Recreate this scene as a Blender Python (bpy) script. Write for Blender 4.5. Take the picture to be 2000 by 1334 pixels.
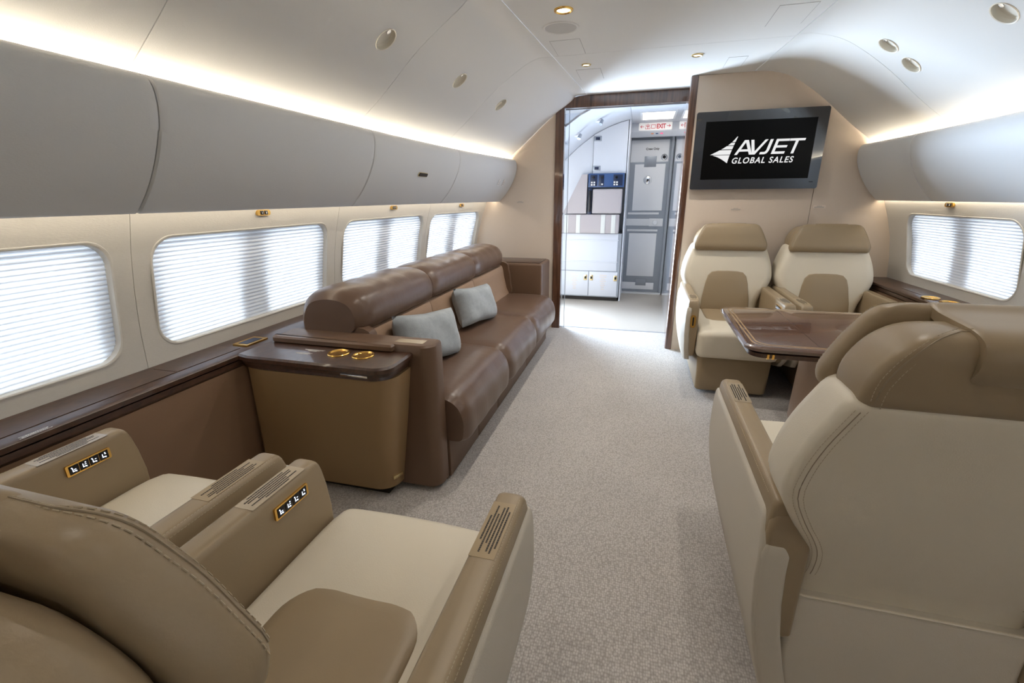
import bpy, bmesh, math, random
from mathutils import Vector, Matrix
random.seed(7)
PI = math.pi
for o in list(bpy.data.objects): bpy.data.objects.remove(o)
scene = bpy.context.scene
COL = scene.collection

# ------------------------------------------------------------------ camera, world, exposure
cam_d = bpy.data.cameras.new('camera'); cam_d.sensor_width = 36.0; cam_d.lens = 16.0; cam_d.clip_start = 0.02
cam = bpy.data.objects.new('camera', cam_d); COL.objects.link(cam)
yaw, pit, rol = math.radians(15.5), math.radians(17.6), math.radians(-0.43)
Fw = Vector((-math.sin(yaw)*math.cos(pit), math.cos(yaw)*math.cos(pit), -math.sin(pit)))
Rt = Vector((math.cos(yaw), math.sin(yaw), 0)); Up = Rt.cross(Fw)
R2 = Rt*math.cos(rol) + Up*math.sin(rol); U2 = -Rt*math.sin(rol) + Up*math.cos(rol)
m = Matrix((R2, U2, -Fw)).transposed().to_4x4(); m.translation = Vector((0, 0, 1.30))
cam.matrix_world = m
scene.camera = cam
w = bpy.data.worlds.new('world'); scene.world = w; w.use_nodes = True
w.node_tree.nodes['Background'].inputs[0].default_value = (0.75, 0.85, 1.0, 1)
w.node_tree.nodes['Background'].inputs[1].default_value = 0.4
vs = scene.view_settings
vs.view_transform = 'Standard'; vs.look = 'None'; vs.exposure = 1.0; vs.gamma = 1.0; vs.use_curve_mapping = False

WIN_W = 0.95        # watts of daylight behind each aircraft window pane
COVE_E = 28.0       # emission of the cove light strips
UNDER_E = 5.5      # emission of the strips under the bins
DOOR_W = 90.0     # daylight through the open entry door of the vestibule
WARM = (1.0, 0.89, 0.72)
DAY = (0.74, 0.86, 1.0)

# ------------------------------------------------------------------ helpers
def srgb(r, g, b):
    f = lambda c: (c/255/12.92) if c/255 <= 0.04045 else ((c/255+0.055)/1.055)**2.4
    return (f(r), f(g), f(b), 1)

def mat(name, col, rough=0.5, metal=0.0, coat=0.0, coat_r=0.05, bump=0.0, bscale=200.0, bstretch=(1, 1, 1), var=0.0, vscale=20.0,
        vstretch=(1, 1, 1), emis=None, estr=0.0, trans=0.0, spec=0.5, ior=1.45, sheen=0.0, detail=4.0):
    M = bpy.data.materials.new(name); M.use_nodes = True
    nt = M.node_tree; p = nt.nodes['Principled BSDF']
    p.inputs['Base Color'].default_value = col
    p.inputs['Roughness'].default_value = rough; p.inputs['Metallic'].default_value = metal
    p.inputs['Coat Weight'].default_value = coat; p.inputs['Coat Roughness'].default_value = coat_r
    p.inputs['Specular IOR Level'].default_value = spec; p.inputs['IOR'].default_value = ior
    p.inputs['Transmission Weight'].default_value = trans
    p.inputs['Sheen Weight'].default_value = sheen
    if emis: p.inputs['Emission Color'].default_value = (*emis[:3], 1); p.inputs['Emission Strength'].default_value = estr
    def coords(st):
        tc = nt.nodes.new('ShaderNodeTexCoord'); mp = nt.nodes.new('ShaderNodeMapping'); mp.inputs['Scale'].default_value = st
        nt.links.new(tc.outputs['Object'], mp.inputs['Vector']); return mp.outputs['Vector']
    if var > 0:
        n = nt.nodes.new('ShaderNodeTexNoise'); n.inputs['Scale'].default_value = vscale; n.inputs['Detail'].default_value = 5
        nt.links.new(coords(vstretch), n.inputs['Vector'])
        mx = nt.nodes.new('ShaderNodeMixRGB'); mx.inputs[1].default_value = tuple(c*(1-var) for c in col[:3]) + (1,)
        mx.inputs[2].default_value = tuple(min(1, c*(1+var)) for c in col[:3]) + (1,)
        nt.links.new(n.outputs['Fac'], mx.inputs[0]); nt.links.new(mx.outputs[0], p.inputs['Base Color'])
    if bump > 0:
        n = nt.nodes.new('ShaderNodeTexNoise'); n.inputs['Scale'].default_value = bscale; n.inputs['Detail'].default_value = detail
        nt.links.new(coords(bstretch), n.inputs['Vector'])
        b = nt.nodes.new('ShaderNodeBump'); b.inputs['Strength'].default_value = bump; b.inputs['Distance'].default_value = 0.002
        nt.links.new(n.outputs['Fac'], b.inputs['Height']); nt.links.new(b.outputs['Normal'], p.inputs['Normal'])
    return M

def wood(name, dark, light, stretch, rough=0.25, coat=1.0, cr_=0.03):
    M = bpy.data.materials.new(name); M.use_nodes = True
    nt = M.node_tree; p = nt.nodes['Principled BSDF']
    tc = nt.nodes.new('ShaderNodeTexCoord'); mp = nt.nodes.new('ShaderNodeMapping'); mp.inputs['Scale'].default_value = stretch
    nt.links.new(tc.outputs['Object'], mp.inputs['Vector'])
    n = nt.nodes.new('ShaderNodeTexNoise'); n.inputs['Scale'].default_value = 6; n.inputs['Detail'].default_value = 8; n.inputs['Distortion'].default_value = 0.6
    nt.links.new(mp.outputs[0], n.inputs['Vector'])
    r = nt.nodes.new('ShaderNodeValToRGB'); r.color_ramp.elements[0].position = 0.32; r.color_ramp.elements[1].position = 0.7
    r.color_ramp.elements[0].color = dark; r.color_ramp.elements[1].color = light
    nt.links.new(n.outputs['Fac'], r.inputs[0]); nt.links.new(r.outputs[0], p.inputs['Base Color'])
    p.inputs['Roughness'].default_value = rough; p.inputs['Coat Weight'].default_value = coat; p.inputs['Coat Roughness'].default_value = cr_
    return M

M = {}
M['ceil'] = mat('ceiling_laminate', srgb(228, 226, 221), 0.6, bump=0.25, bscale=90, bstretch=(1, 6, 6))
M['wall'] = mat('sidewall_laminate', srgb(207, 203, 195), 0.6, bump=0.35, bscale=90, bstretch=(6, 1, 6), var=0.03, vscale=40, vstretch=(4, 1, 4))
M['bin'] = mat('bin_laminate', srgb(208, 208, 207), 0.55, bump=0.2, bscale=120, bstretch=(4, 1, 4))
M['bulk'] = mat('bulkhead_fabric', srgb(208, 192, 175), 0.7, bump=0.3, bscale=200, bstretch=(1, 1, 3), var=0.02, vscale=60)
M['cream'] = mat('cream_leather', srgb(216, 206, 186), 0.42, bump=0.18, bscale=350, var=0.03, vscale=6)
M['outer'] = mat('stone_leather', srgb(196, 187, 171), 0.45, bump=0.18, bscale=350, var=0.02, vscale=6)
M['taupe'] = mat('taupe_leather', srgb(152, 133, 105), 0.38, bump=0.07, bscale=350, var=0.03, vscale=6)
M['sofa'] = mat('brown_leather', srgb(100, 78, 63), 0.32, bump=0.55, bscale=11, detail=8, bstretch=(1, 2.2, 1), var=0.06, vscale=5)
M['sofa_s'] = mat('brown_leather_smooth', srgb(104, 80, 62), 0.4, bump=0.15, bscale=300)
M['sofafab'] = mat('tan_fabric', srgb(152, 124, 100), 0.75, bump=0.5, bscale=60, bstretch=(1, 1, 12), var=0.08, vscale=40, vstretch=(1, 1, 10))
M['pillow'] = mat('pillow_fabric', srgb(156, 162, 165), 0.8, bump=0.6, bscale=200, var=0.22, vscale=34, sheen=0.3)
M['wood'] = wood('dark_burl', srgb(54, 33, 21), srgb(78, 50, 33), (9, 4, 9), 0.4, 0.45, 0.06)
M['walnut'] = wood('walnut_trim', srgb(66, 40, 27), srgb(108, 74, 54), (8, 8, 0.5))
M['tablewood'] = wood('table_veneer', srgb(80, 53, 38), srgb(102, 72, 54), (0.5, 14, 4))
M['bronze'] = mat('bronze_laminate', srgb(154, 126, 90), 0.36, metal=0.25, bump=0.12, bscale=150, bstretch=(1, 1, 8))
M['brownpanel'] = mat('brown_panel', srgb(134, 106, 82), 0.5, bump=0.2, bscale=160, bstretch=(1, 1, 6))
M['pedestal'] = mat('tan_panel', srgb(164, 138, 116), 0.5, bump=0.15, bscale=160)
M['gold'] = mat('gold', (0.85, 0.52, 0.14, 1), 0.22, metal=1.0)
M['palegold'] = mat('pale_gold', (0.75, 0.6, 0.32, 1), 0.3, metal=1.0)
M['inlay'] = mat('pale_inlay', srgb(176, 144, 104), 0.25, coat=1.0, coat_r=0.03)
M['chrome'] = mat('chrome', (0.8, 0.8, 0.8, 1), 0.15, metal=1.0)
M['black'] = mat('black_plastic', (0.01, 0.01, 0.012, 1), 0.25)
M['dark'] = mat('dark_gap', (0.02, 0.016, 0.013, 1), 0.7)
M['bezel'] = mat('tv_bezel', (0.02, 0.024, 0.032, 1), 0.06, coat=1.0, coat_r=0.01, spec=0.9)
M['screen'] = mat('tv_screen', (0.001, 0.001, 0.001, 1), 0.3, spec=0.15)
M['logo'] = mat('tv_logo', (0.0, 0.0, 0.0, 1), 0.5, emis=(1, 1, 1), estr=0.42)
M['glyph'] = mat('button_glyph', (0.2, 0.2, 0.25, 1), 0.5, emis=(0.75, 0.85, 1), estr=0.9)
M['print'] = mat('black_print', (0.03, 0.025, 0.02, 1), 0.6)
M['printw'] = mat('white_print', (0.75, 0.72, 0.68, 1), 0.6)
M['printg'] = mat('grey_print', (0.3, 0.28, 0.26, 1), 0.6)
M['plaque'] = mat('clear_plaque', srgb(222, 206, 190), 0.3)
M['foldshade'] = mat('fold_shade_strip', (0.35, 0.36, 0.38, 1), 0.8)  # for the strips added behind the blinds to darken the pleat lines
M['label'] = mat('gold_label', srgb(164, 143, 110), 0.3)
M['labels'] = mat('silver_label', srgb(164, 148, 124), 0.2)
M['stitch'] = mat('stitch_thread', srgb(186, 170, 144), 0.7)
M['seam'] = mat('leather_seam', srgb(152, 136, 112), 0.6)
M['strip'] = mat('led_strip', (1, 1, 1, 1), 0.5, emis=WARM, estr=COVE_E)
M['strip2'] = mat('led_strip_low', (1, 1, 1, 1), 0.5, emis=(1.0, 0.87, 0.68), estr=UNDER_E)
M['lens'] = mat('lamp_lens', (1, 1, 1, 1), 0.3, emis=(1.0, 0.86, 0.66), estr=6)
M['lensd'] = mat('lamp_lens_off', (0.7, 0.68, 0.62, 1), 0.15, emis=(1.0, 0.9, 0.75), estr=0.25)
M['grille'] = mat('speaker_grille', srgb(196, 194, 190), 0.7, bump=0.6, bscale=500)
M['cup'] = mat('recess_cup', srgb(232, 226, 212), 0.5)
M['glassdoor'] = mat('clear_glass', (0.93, 0.97, 1.0, 1), 0.0, trans=1.0, ior=1.45)
M['vest'] = mat('vestibule_white', srgb(208, 211, 217), 0.45)
M['vestpad'] = mat('jumpseat_pad', srgb(172, 164, 164), 0.6, bump=0.3, bscale=150)
M['vestgrey'] = mat('door_grey', srgb(158, 164, 172), 0.35, metal=0.3)
M['doorpanel'] = mat('door_panel', srgb(232, 233, 235), 0.4)
M['doorlight'] = mat('door_light_strip', srgb(224, 225, 226), 0.4)
M['blue'] = mat('control_blue', srgb(58, 84, 128), 0.35)
M['navy'] = mat('control_navy', srgb(28, 40, 66), 0.35)
M['red'] = mat('sign_red', srgb(168, 30, 38), 0.5, emis=(0.6, 0.03, 0.05), estr=0.2)
M['signface'] = mat('sign_face', srgb(236, 232, 228), 0.4, emis=(1, 0.97, 0.93), estr=0.15)
M['lightbox'] = mat('light_panel', (1, 1, 1, 1), 0.5, emis=(1.0, 0.93, 0.82), estr=3.0)
M['gloss'] = mat('gloss_panel', srgb(150, 152, 160), 0.03, coat=1.0, coat_r=0.0, spec=1.0)
M['vinyl'] = mat('vestibule_floor', srgb(182, 173, 161), 0.35, var=0.05, vscale=30)
M['strap'] = mat('strap_webbing', srgb(206, 206, 200), 0.7)
M['dred'] = mat('dot_red', srgb(220, 40, 90), 0.5, emis=(0.9, 0.1, 0.25), estr=0.5)
M['dora'] = mat('dot_orange', srgb(220, 140, 100), 0.5)

def carpet_mat():
    Mt = bpy.data.materials.new('carpet'); Mt.use_nodes = True; nt = Mt.node_tree; p = nt.nodes['Principled BSDF']
    tc = nt.nodes.new('ShaderNodeTexCoord')
    mp = nt.nodes.new('ShaderNodeMapping'); mp.inputs['Scale'].default_value = (140, 100, 1); nt.links.new(tc.outputs['Object'], mp.inputs['Vector'])
    v = nt.nodes.new('ShaderNodeTexVoronoi'); v.inputs['Scale'].default_value = 1.0; v.inputs['Randomness'].default_value = 0.55; nt.links.new(mp.outputs[0], v.inputs['Vector'])
    n = nt.nodes.new('ShaderNodeTexNoise'); n.inputs['Scale'].default_value = 3; n.inputs['Detail'].default_value = 6; nt.links.new(tc.outputs['Object'], n.inputs['Vector'])
    r = nt.nodes.new('ShaderNodeValToRGB'); r.color_ramp.elements[0].position = 0.0; r.color_ramp.elements[1].position = 0.75
    r.color_ramp.elements[0].color = srgb(212, 207, 201); r.color_ramp.elements[1].color = srgb(158, 151, 144)
    nt.links.new(v.outputs['Distance'], r.inputs[0])
    mx = nt.nodes.new('ShaderNodeMixRGB'); mx.blend_type = 'MULTIPLY'; mx.inputs[0].default_value = 0.35
    r2 = nt.nodes.new('ShaderNodeValToRGB'); r2.color_ramp.elements[0].position = 0.35; r2.color_ramp.elements[1].position = 0.65
    r2.color_ramp.elements[0].color = (0.8, 0.8, 0.8, 1); nt.links.new(n.outputs['Fac'], r2.inputs[0])
    nt.links.new(r.outputs[0], mx.inputs[1]); nt.links.new(r2.outputs[0], mx.inputs[2]); nt.links.new(mx.outputs[0], p.inputs['Base Color'])
    b = nt.nodes.new('ShaderNodeBump'); b.invert = True; b.inputs['Strength'].default_value = 0.6; b.inputs['Distance'].default_value = 0.003
    nt.links.new(v.outputs['Distance'], b.inputs['Height']); nt.links.new(b.outputs[0], p.inputs['Normal'])
    p.inputs['Roughness'].default_value = 0.95; p.inputs['Sheen Weight'].default_value = 0.2
    return Mt
M['carpet'] = carpet_mat()

def blind_mat():
    Mt = bpy.data.materials.new('blind_fabric'); Mt.use_nodes = True; nt = Mt.node_tree
    nt.nodes.remove(nt.nodes['Principled BSDF'])
    d = nt.nodes.new('ShaderNodeBsdfDiffuse'); d.inputs[0].default_value = srgb(235, 235, 235)
    t = nt.nodes.new('ShaderNodeBsdfTranslucent'); t.inputs[0].default_value = (0.9, 0.92, 0.95, 1)
    mx = nt.nodes.new('ShaderNodeMixShader'); mx.inputs[0].default_value = 0.45
    nt.links.new(d.outputs[0], mx.inputs[1]); nt.links.new(t.outputs[0], mx.inputs[2]); nt.links.new(mx.outputs[0], nt.nodes['Material Output'].inputs[0])
    return Mt
M['blind'] = blind_mat()

def link(o, parent=None):
    COL.objects.link(o)
    if parent: o.parent = parent
    return o
def tag(o, label=None, cat=None, group=None, kind=None):
    if label: o['label'] = label
    if cat: o['category'] = cat
    if group: o['group'] = group
    if kind: o['kind'] = kind
    return o
def empty(name, loc=(0, 0, 0), rz=0.0, **k):
    o = bpy.data.objects.new(name, None); COL.objects.link(o); o.location = loc; o.rotation_euler = (0, 0, rz); o.empty_display_size = 0.05
    return tag(o, **k)
def obj(name, bm, m, parent=None, smooth=True, angle=35):
    bmesh.ops.recalc_face_normals(bm, faces=bm.faces[:])
    me = bpy.data.meshes.new(name); bm.to_mesh(me); bm.free()
    if smooth:
        for p in me.polygons: p.use_smooth = True
        try: me.set_sharp_from_angle(angle=math.radians(angle))
        except Exception: pass
    me.materials.append(M[m] if isinstance(m, str) else m)
    return link(bpy.data.objects.new(name, me), parent)
def baked(o):
    """apply modifiers into the mesh"""
    dg = bpy.context.evaluated_depsgraph_get(); dg.update()
    me = bpy.data.meshes.new_from_object(o.evaluated_get(dg)); o.modifiers.clear(); o.data = me
    for p in me.polygons: p.use_smooth = True
    try: me.set_sharp_from_angle(angle=math.radians(35))
    except Exception: pass
    return o
def copy_tree(o, parent=None):
    c = o.copy(); COL.objects.link(c); c.parent = parent
    for ch in list(o.children): copy_tree(ch, c)
    return c

def box(bm, x0, x1, y0, y1, z0, z1, bev=0.0, seg=2, cuts=0):
    vs_ = [bm.verts.new(p) for p in ((x0, y0, z0), (x1, y0, z0), (x1, y1, z0), (x0, y1, z0), (x0, y0, z1), (x1, y0, z1), (x1, y1, z1), (x0, y1, z1))]
    fs = [bm.faces.new([vs_[i] for i in q]) for q in ((0, 3, 2, 1), (4, 5, 6, 7), (0, 1, 5, 4), (1, 2, 6, 5), (2, 3, 7, 6), (3, 0, 4, 7))]
    es = list({e for f in fs for e in f.edges})
    if bev > 0: bmesh.ops.bevel(bm, geom=es, offset=bev, segments=seg, profile=0.5, affect='EDGES')
    return bm
def nb(*a, **k):
    bm = bmesh.new(); return box(bm, *a, **k)
def rbox(x0, x1, y0, y1, z0, z1, r, seg=4, cuts=8):
    """soft box: bevelled and subdivided along its length for bending"""
    bm = bmesh.new(); n = cuts
    box(bm, x0, x1, y0, y1, z0, z1)
    bmesh.ops.bevel(bm, geom=bm.edges[:], offset=r, segments=seg, profile=0.5, affect='EDGES')
    for ax, (a, b) in enumerate(((x0, x1), (y0, y1), (z0, z1))):
        k = max(1, int(n*(b-a)/max(x1-x0, y1-y0, z1-z0)))
        for i in range(1, k):
            c = a+r+(b-a-2*r)*i/k; co = [0, 0, 0]; co[ax] = c; no = [0, 0, 0]; no[ax] = 1
            bmesh.ops.bisect_plane(bm, geom=bm.verts[:]+bm.edges[:]+bm.faces[:], plane_co=co, plane_no=no)
    return bm
def loft(rings, cap=True, closed=True, bm=None):
    bm = bm or bmesh.new()
    vr = [[bm.verts.new(p) for p in r] for r in rings]; n = len(rings[0])
    for a, b in zip(vr, vr[1:]):
        for i in range(n if closed else n-1):
            j = (i+1) % n; bm.faces.new((a[i], a[j], b[j], b[i]))
    if cap and closed:
        bm.faces.new(list(reversed(vr[0]))); bm.faces.new(vr[-1])
    return bm
def rr(x0, x1, y0, y1, r, n=6):
    """rounded rectangle, ccw list of (x,y); r may be 4 radii for (x1y1, x0y1, x0y0, x1y0)"""
    if not isinstance(r, (tuple, list)): r = (r,)*4
    out = []
    for (cx, cy, a0, q) in ((x1-r[0], y1-r[0], 0, r[0]), (x0+r[1], y1-r[1], PI/2, r[1]), (x0+r[2], y0+r[2], PI, r[2]), (x1-r[3], y0+r[3], 1.5*PI, r[3])):
        for i in range(n+1):
            a = a0+PI/2*i/n; out.append((cx+q*math.cos(a), cy+q*math.sin(a)))
    return out
def prism(poly, fn0, fn1, bev=0.0, seg=2):
    """extrude a polygon: fn0/fn1 map (u,v)->3D for both ends"""
    bm = bmesh.new(); loft([[fn0(*p) for p in poly], [fn1(*p) for p in poly]], bm=bm)
    if bev > 0:
        es = [e for e in bm.edges if len(e.link_faces) == 2 and e.calc_face_angle(0) > 0.9]
        bmesh.ops.bevel(bm, geom=es, offset=bev, segments=seg, profile=0.5, affect='EDGES')
    return bm
def tube(bm, pts, r, n=6, closed=False):
    pts = [Vector(p) for p in pts]; rings = []
    for i, p in enumerate(pts):
        a = pts[i-1] if i > 0 else (pts[-1] if closed else p); b = pts[(i+1) % len(pts)] if (i < len(pts)-1 or closed) else p
        t = (b-a).normalized(); u = t.cross(Vector((0, 0, 1)))
        if u.length < 1e-3: u = t.cross(Vector((1, 0, 0)))
        u.normalize(); v = t.cross(u)
        rings.append([p+u*r*math.cos(2*PI*k/n)+v*r*math.sin(2*PI*k/n) for k in range(n)])
    if closed: rings.append(rings[0])
    return loft(rings, cap=not closed, bm=bm)
def dashes(bm, pts, step=0.008, ln=0.0055, r=0.0007):
    """row of stitches along a polyline"""
    pts = [Vector(p) for p in pts]; acc = 0.0; nxt = 0.0
    for a, b in zip(pts, pts[1:]):
        L = (b-a).length
        if L < 1e-6: continue
        d = (b-a)/L
        while nxt <= acc+L:
            p = a+d*(nxt-acc); q = p+d*ln
            u = d.cross(Vector((0, 0, 1)));
            if u.length < 1e-3: u = Vector((1, 0, 0))
            u.normalize(); v = d.cross(u)
            loft([[p+u*r, p+v*r, p-u*r, p-v*r], [q+u*r, q+v*r, q-u*r, q-v*r]], bm=bm); nxt += step
        acc += L
    return bm
def disc(bm, c, r, h, n=24, axis=None, r2=None):
    """short cylinder with base centre c along axis"""
    ax = Vector(axis or (0, 0, 1)).normalized(); u = ax.cross(Vector((0, 1, 0.001))).normalized(); v = ax.cross(u); c = Vector(c); r2 = r if r2 is None else r2
    return loft([[c+ax*t+(u*math.cos(2*PI*k/n)+v*math.sin(2*PI*k/n))*q for k in range(n)] for t, q in ((0, r), (h, r2))], bm=bm)
def lathe(bm, c, prof, axis=(0, 0, 1), n=32, cap=False):
    ax = Vector(axis).normalized(); u = ax.cross(Vector((0, 1, 0.001))).normalized(); v = ax.cross(u); c = Vector(c)
    return loft([[c+ax*h+(u*math.cos(2*PI*k/n)+v*math.sin(2*PI*k/n))*r for k in range(n)] for r, h in prof], bm=bm, cap=cap)
def cr(pts, n=6):
    """Catmull-Rom through tuples"""
    out = []; P = [pts[0]]+list(pts)+[pts[-1]]
    for i in range(1, len(P)-2):
        p0, p1, p2, p3 = P[i-1:i+3]
        for k in range(n):
            t = k/n; out.append(tuple(0.5*((2*b)+(-a+c)*t+(2*a-5*b+4*c-d)*t*t+(-a+3*b-3*c+d)*t**3) for a, b, c, d in zip(p0, p1, p2, p3)))
    out.append(tuple(pts[-1])); return out
def interp(tbl, z):
    t = sorted(tbl)
    if z <= t[0][0]: return t[0][1]
    for (a, p), (b, q) in zip(t, t[1:]):
        if z <= b: return p+(q-p)*(z-a)/(b-a)
    return t[-1][1]
def textmesh(body, size, bold=0.0, shear=0.0, space=1.0, depth=0.001):
    """lettering as bmesh in the xy plane, baseline origin at left"""
    c = bpy.data.curves.new('t', 'FONT'); c.body = body; c.size = size; c.offset = bold; c.shear = shear; c.space_character = space; c.extrude = depth
    o = bpy.data.objects.new('t', c); COL.objects.link(o); dg = bpy.context.evaluated_depsgraph_get(); dg.update()
    me = bpy.data.meshes.new_from_object(o.evaluated_get(dg)); bm = bmesh.new(); bm.from_mesh(me)
    bpy.data.objects.remove(o); bpy.data.meshes.remove(me); return bm
def place(bm, mtx): bmesh.ops.transform(bm, matrix=mtx, verts=bm.verts[:]); return bm
def frame_mtx(o, ex, ey):
    ex = Vector(ex).normalized(); ey = Vector(ey); ey = (ey-ex*ey.dot(ex)).normalized(); ez = ex.cross(ey)
    m_ = Matrix((ex, ey, ez)).transposed().to_4x4(); m_.translation = Vector(o); return m_
def textrows(bm, mtx, rows, w_, pitch, h_=0.0011, t=0.0003):
    """rows of fine print too small to read, as little raised dashes"""
    rnd = random.Random(len(rows)*31+int(w_*1000))
    for i, fr in enumerate(rows):
        L = w_*fr; x = -L/2
        while x < L/2:
            l = rnd.uniform(0.002, 0.006); l = min(l, L/2-x)
            b2 = nb(x, x+l, -i*pitch, -i*pitch+h_, 0, t); place(b2, mtx)
            me = bpy.data.meshes.new('q'); b2.to_mesh(me); b2.free(); bm.from_mesh(me); bpy.data.meshes.remove(me); x += l+0.0012
    return bm

# ------------------------------------------------------------------ cabin cross-section
XC = 0.07; ZC = 2.16; YL = 4.53; YR = 4.08; YB = -3.0
def taper(y, s): return (0.040 if s < 0 else 0.027)*max(0.0, y-2.4)**2
def chalf(y): return 0.925-0.069*max(y, 0.5)
def cove_prof(y, s):
    e = -0.03 if s < 0 else 0.0; c = chalf(y); d = taper(y, s)
    P = [(c, ZC), (c+0.10, ZC-0.004)]+[(x+e-d, z) for x, z in ((0.975, 2.107), (1.175, 1.972), (1.37, 1.803), (1.50, 1.70), (1.60, 1.625), (1.68, 1.56))]
    return cr(P, 5)
BINP = [(1.63, 1.562), (1.565, 1.575), (1.545, 1.632), (1.515, 1.645), (1.484, 1.63), (1.472, 1.59), (1.478, 1.53), (1.499, 1.47), (1.535, 1.40), (1.58, 1.335), (1.625, 1.285), (1.655, 1.258), (1.668, 1.27), (1.69, 1.31), (1.69, 1.5)]
def bin_prof(y, s):
    e = -0.03 if s < 0 else 0.0; d = taper(y, s); return [(x+e-d, z) for x, z in BINP]
WL = [(1.34, 1.74), (1.26, 1.76), (1.13, 1.80), (1.0, 1.83), (0.85, 1.855), (0.68, 1.866), (0.3, 1.86), (0.0, 1.85)]
WR = [(1.34, 1.685), (1.26, 1.705), (1.13, 1.745), (1.0, 1.775), (0.85, 1.79), (0.70, 1.795), (0.3, 1.79), (0.0, 1.78)]
def wall_half(y, z, s):
    d = taper(y, s); k = (0.8 if s < 0 else 0.45); f = k+(1-k)*max(0, min(1, (z-0.7)/0.56))
    return interp(WL if s < 0 else WR, z)-d*f
def wx(y, z, s): return XC+s*wall_half(y, z, s)
def stations(a, b, st=0.25):
    n = max(1, int(math.ceil((b-a)/st))); return [a+(b-a)*i/n for i in range(n+1)]

# ------------------------------------------------------------------ floor
fl = obj('floor', nb(-2.0, 2.1, YB, 4.6, -0.04, 0.0), 'carpet', smooth=False); tag(fl, kind='structure')
fv = obj('floor', nb(-1.8, 1.2, 4.6, 6.7, -0.04, -0.001), 'vinyl', smooth=False); tag(fv, kind='structure')
th = obj('trim_1', nb(-0.74, 0.30, 4.585, 4.605, -0.01, 0.002), 'vestgrey', smooth=False); tag(th, kind='structure')

# ------------------------------------------------------------------ ceiling: flat centre panels and curved cove panels
ceil = empty('ceiling', (0, 0, 0), kind='structure')
def flat_panel(y0, y1):
    P = [(XC-chalf(y), y) for y in stations(y0, y1)]+[(XC+chalf(y), y) for y in reversed(stations(y0, y1))]
    g = 0.0015
    P = [(x+(g if x < XC else -g), min(max(y, y0+g), y1-g)) for x, y in P]
    return prism(P, lambda u, v: (u, v, ZC), lambda u, v: (u, v, ZC+0.012))
for a, b in ((YB, 0.9), (0.9, 3.30), (3.30, 4.53)):
    obj('ceiling_panel', flat_panel(a, b), 'ceil', ceil, smooth=False)
def cove_panel(y0, y1, s, holes=()):
    g = 0.0015; rings = []
    for y in stations(y0+g, y1-g, 0.2):
        p = cove_prof(y, s); inner = [(XC+s*(x+(g if i == 0 else 0)), y, z) for i, (x, z) in enumerate(p)]
        outer = [(XC+s*(x+0.012), y, z+0.012) for x, z in p]
        rings.append(inner+list(reversed(outer)))
    o = obj('cove_panel', loft(rings), 'ceil', ceil)
    for c, nrm in holes:
        bm = bmesh.new(); disc(bm, Vector(c)-Vector(nrm)*0.06, 0.052, 0.12, 40, nrm); co = obj('cutter', bm, 'ceil')
        md = o.modifiers.new('b', 'BOOLEAN'); md.operation = 'DIFFERENCE'; md.object = co; md.solver = 'EXACT'; baked(o)
        bpy.data.objects.remove(co)
    return o
def cove_pt(y, zz, s):
    p = cove_prof(y, s)
    for (x0, z0), (x1, z1) in zip(p, p[1:]):
        if z1 <= zz <= z0 and z0 > z1:
            t = (z0-zz)/(z0-z1); x = x0+(x1-x0)*t; tx, tz = x1-x0, z1-z0; n = Vector((-s*(-tz), 0, tx*-1)).normalized()
            return Vector((XC+s*x, y, zz)), n      # n points into the cabin
READ = [(-1, 2.02, 1.945, True), (-1, 2.826, 1.954, False), (-1, 3.551, 1.945, False), (1, 3.105, 2.028, True), (1, 3.112, 1.934, True), (1, 2.446, 1.952, True)]
rp = [(s, *cove_pt(y, z, s), lit) for s, y, z, lit in READ]
def holes_in(s, a, b): return [(c, n) for s_, c, n, l in rp if s_ == s and a < c.y < b]
LSEAM = [YB, -1.0, 0.1, 1.14, 2.27, 3.30, 4.53]; RSEAM = [YB, -0.5, 1.2, 3.28, 4.08]
for a, b in zip(LSEAM, LSEAM[1:]): cove_panel(a, b, -1, holes_in(-1, a, b))
for a, b in zip(RSEAM, RSEAM[1:]): cove_panel(a, b, 1, holes_in(1, a, b))
for i, (s, c, n, lit) in enumerate(rp):
    side = 'left' if s < 0 else 'right'
    t = empty('reading_light', c); 
    names = ['recessed oval reading light nearest the camera in the left cove', 'middle recessed reading light in the left cove', 'recessed reading light in the left cove nearest the bulkhead',
             'upper of the paired recessed reading lights in the right cove', 'lower of the paired recessed reading lights in the right cove', 'large recessed reading light cut by the top right corner']
    tag(t, names[i], 'reading light', 'recessed reading lights in the coves')
    bm = bmesh.new(); lathe(bm, (0, 0, 0), [(0.0500, 0.0005), (0.0495, -0.014), (0.044, -0.021), (0.0, -0.024)], n)
    obj('recess_cup', bm, 'cup', t)
    bm = bmesh.new(); lathe(bm, (0, 0, 0), [(0.0500, -0.010), (0.0495, 0.002), (0.0535, 0.0035), (0.0545, 0.0005), (0.0505, -0.002)], n); obj('rim', bm, 'cup', t)
    up = Vector((0, 0, 1)); tang = (up-n*up.dot(n)).normalized()
    lc = tang*0.030-n*0.020
    bm = bmesh.new(); lathe(bm, lc, [(0.013, 0.0), (0.013, 0.010), (0.011, 0.011), (0.010, 0.006)], n); obj('lamp_housing', bm, 'chrome', t)
    bm = bmesh.new(); disc(bm, lc, 0.0098, 0.007, 20, n); obj('lamp_lens', bm, 'lensd', t)

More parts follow.
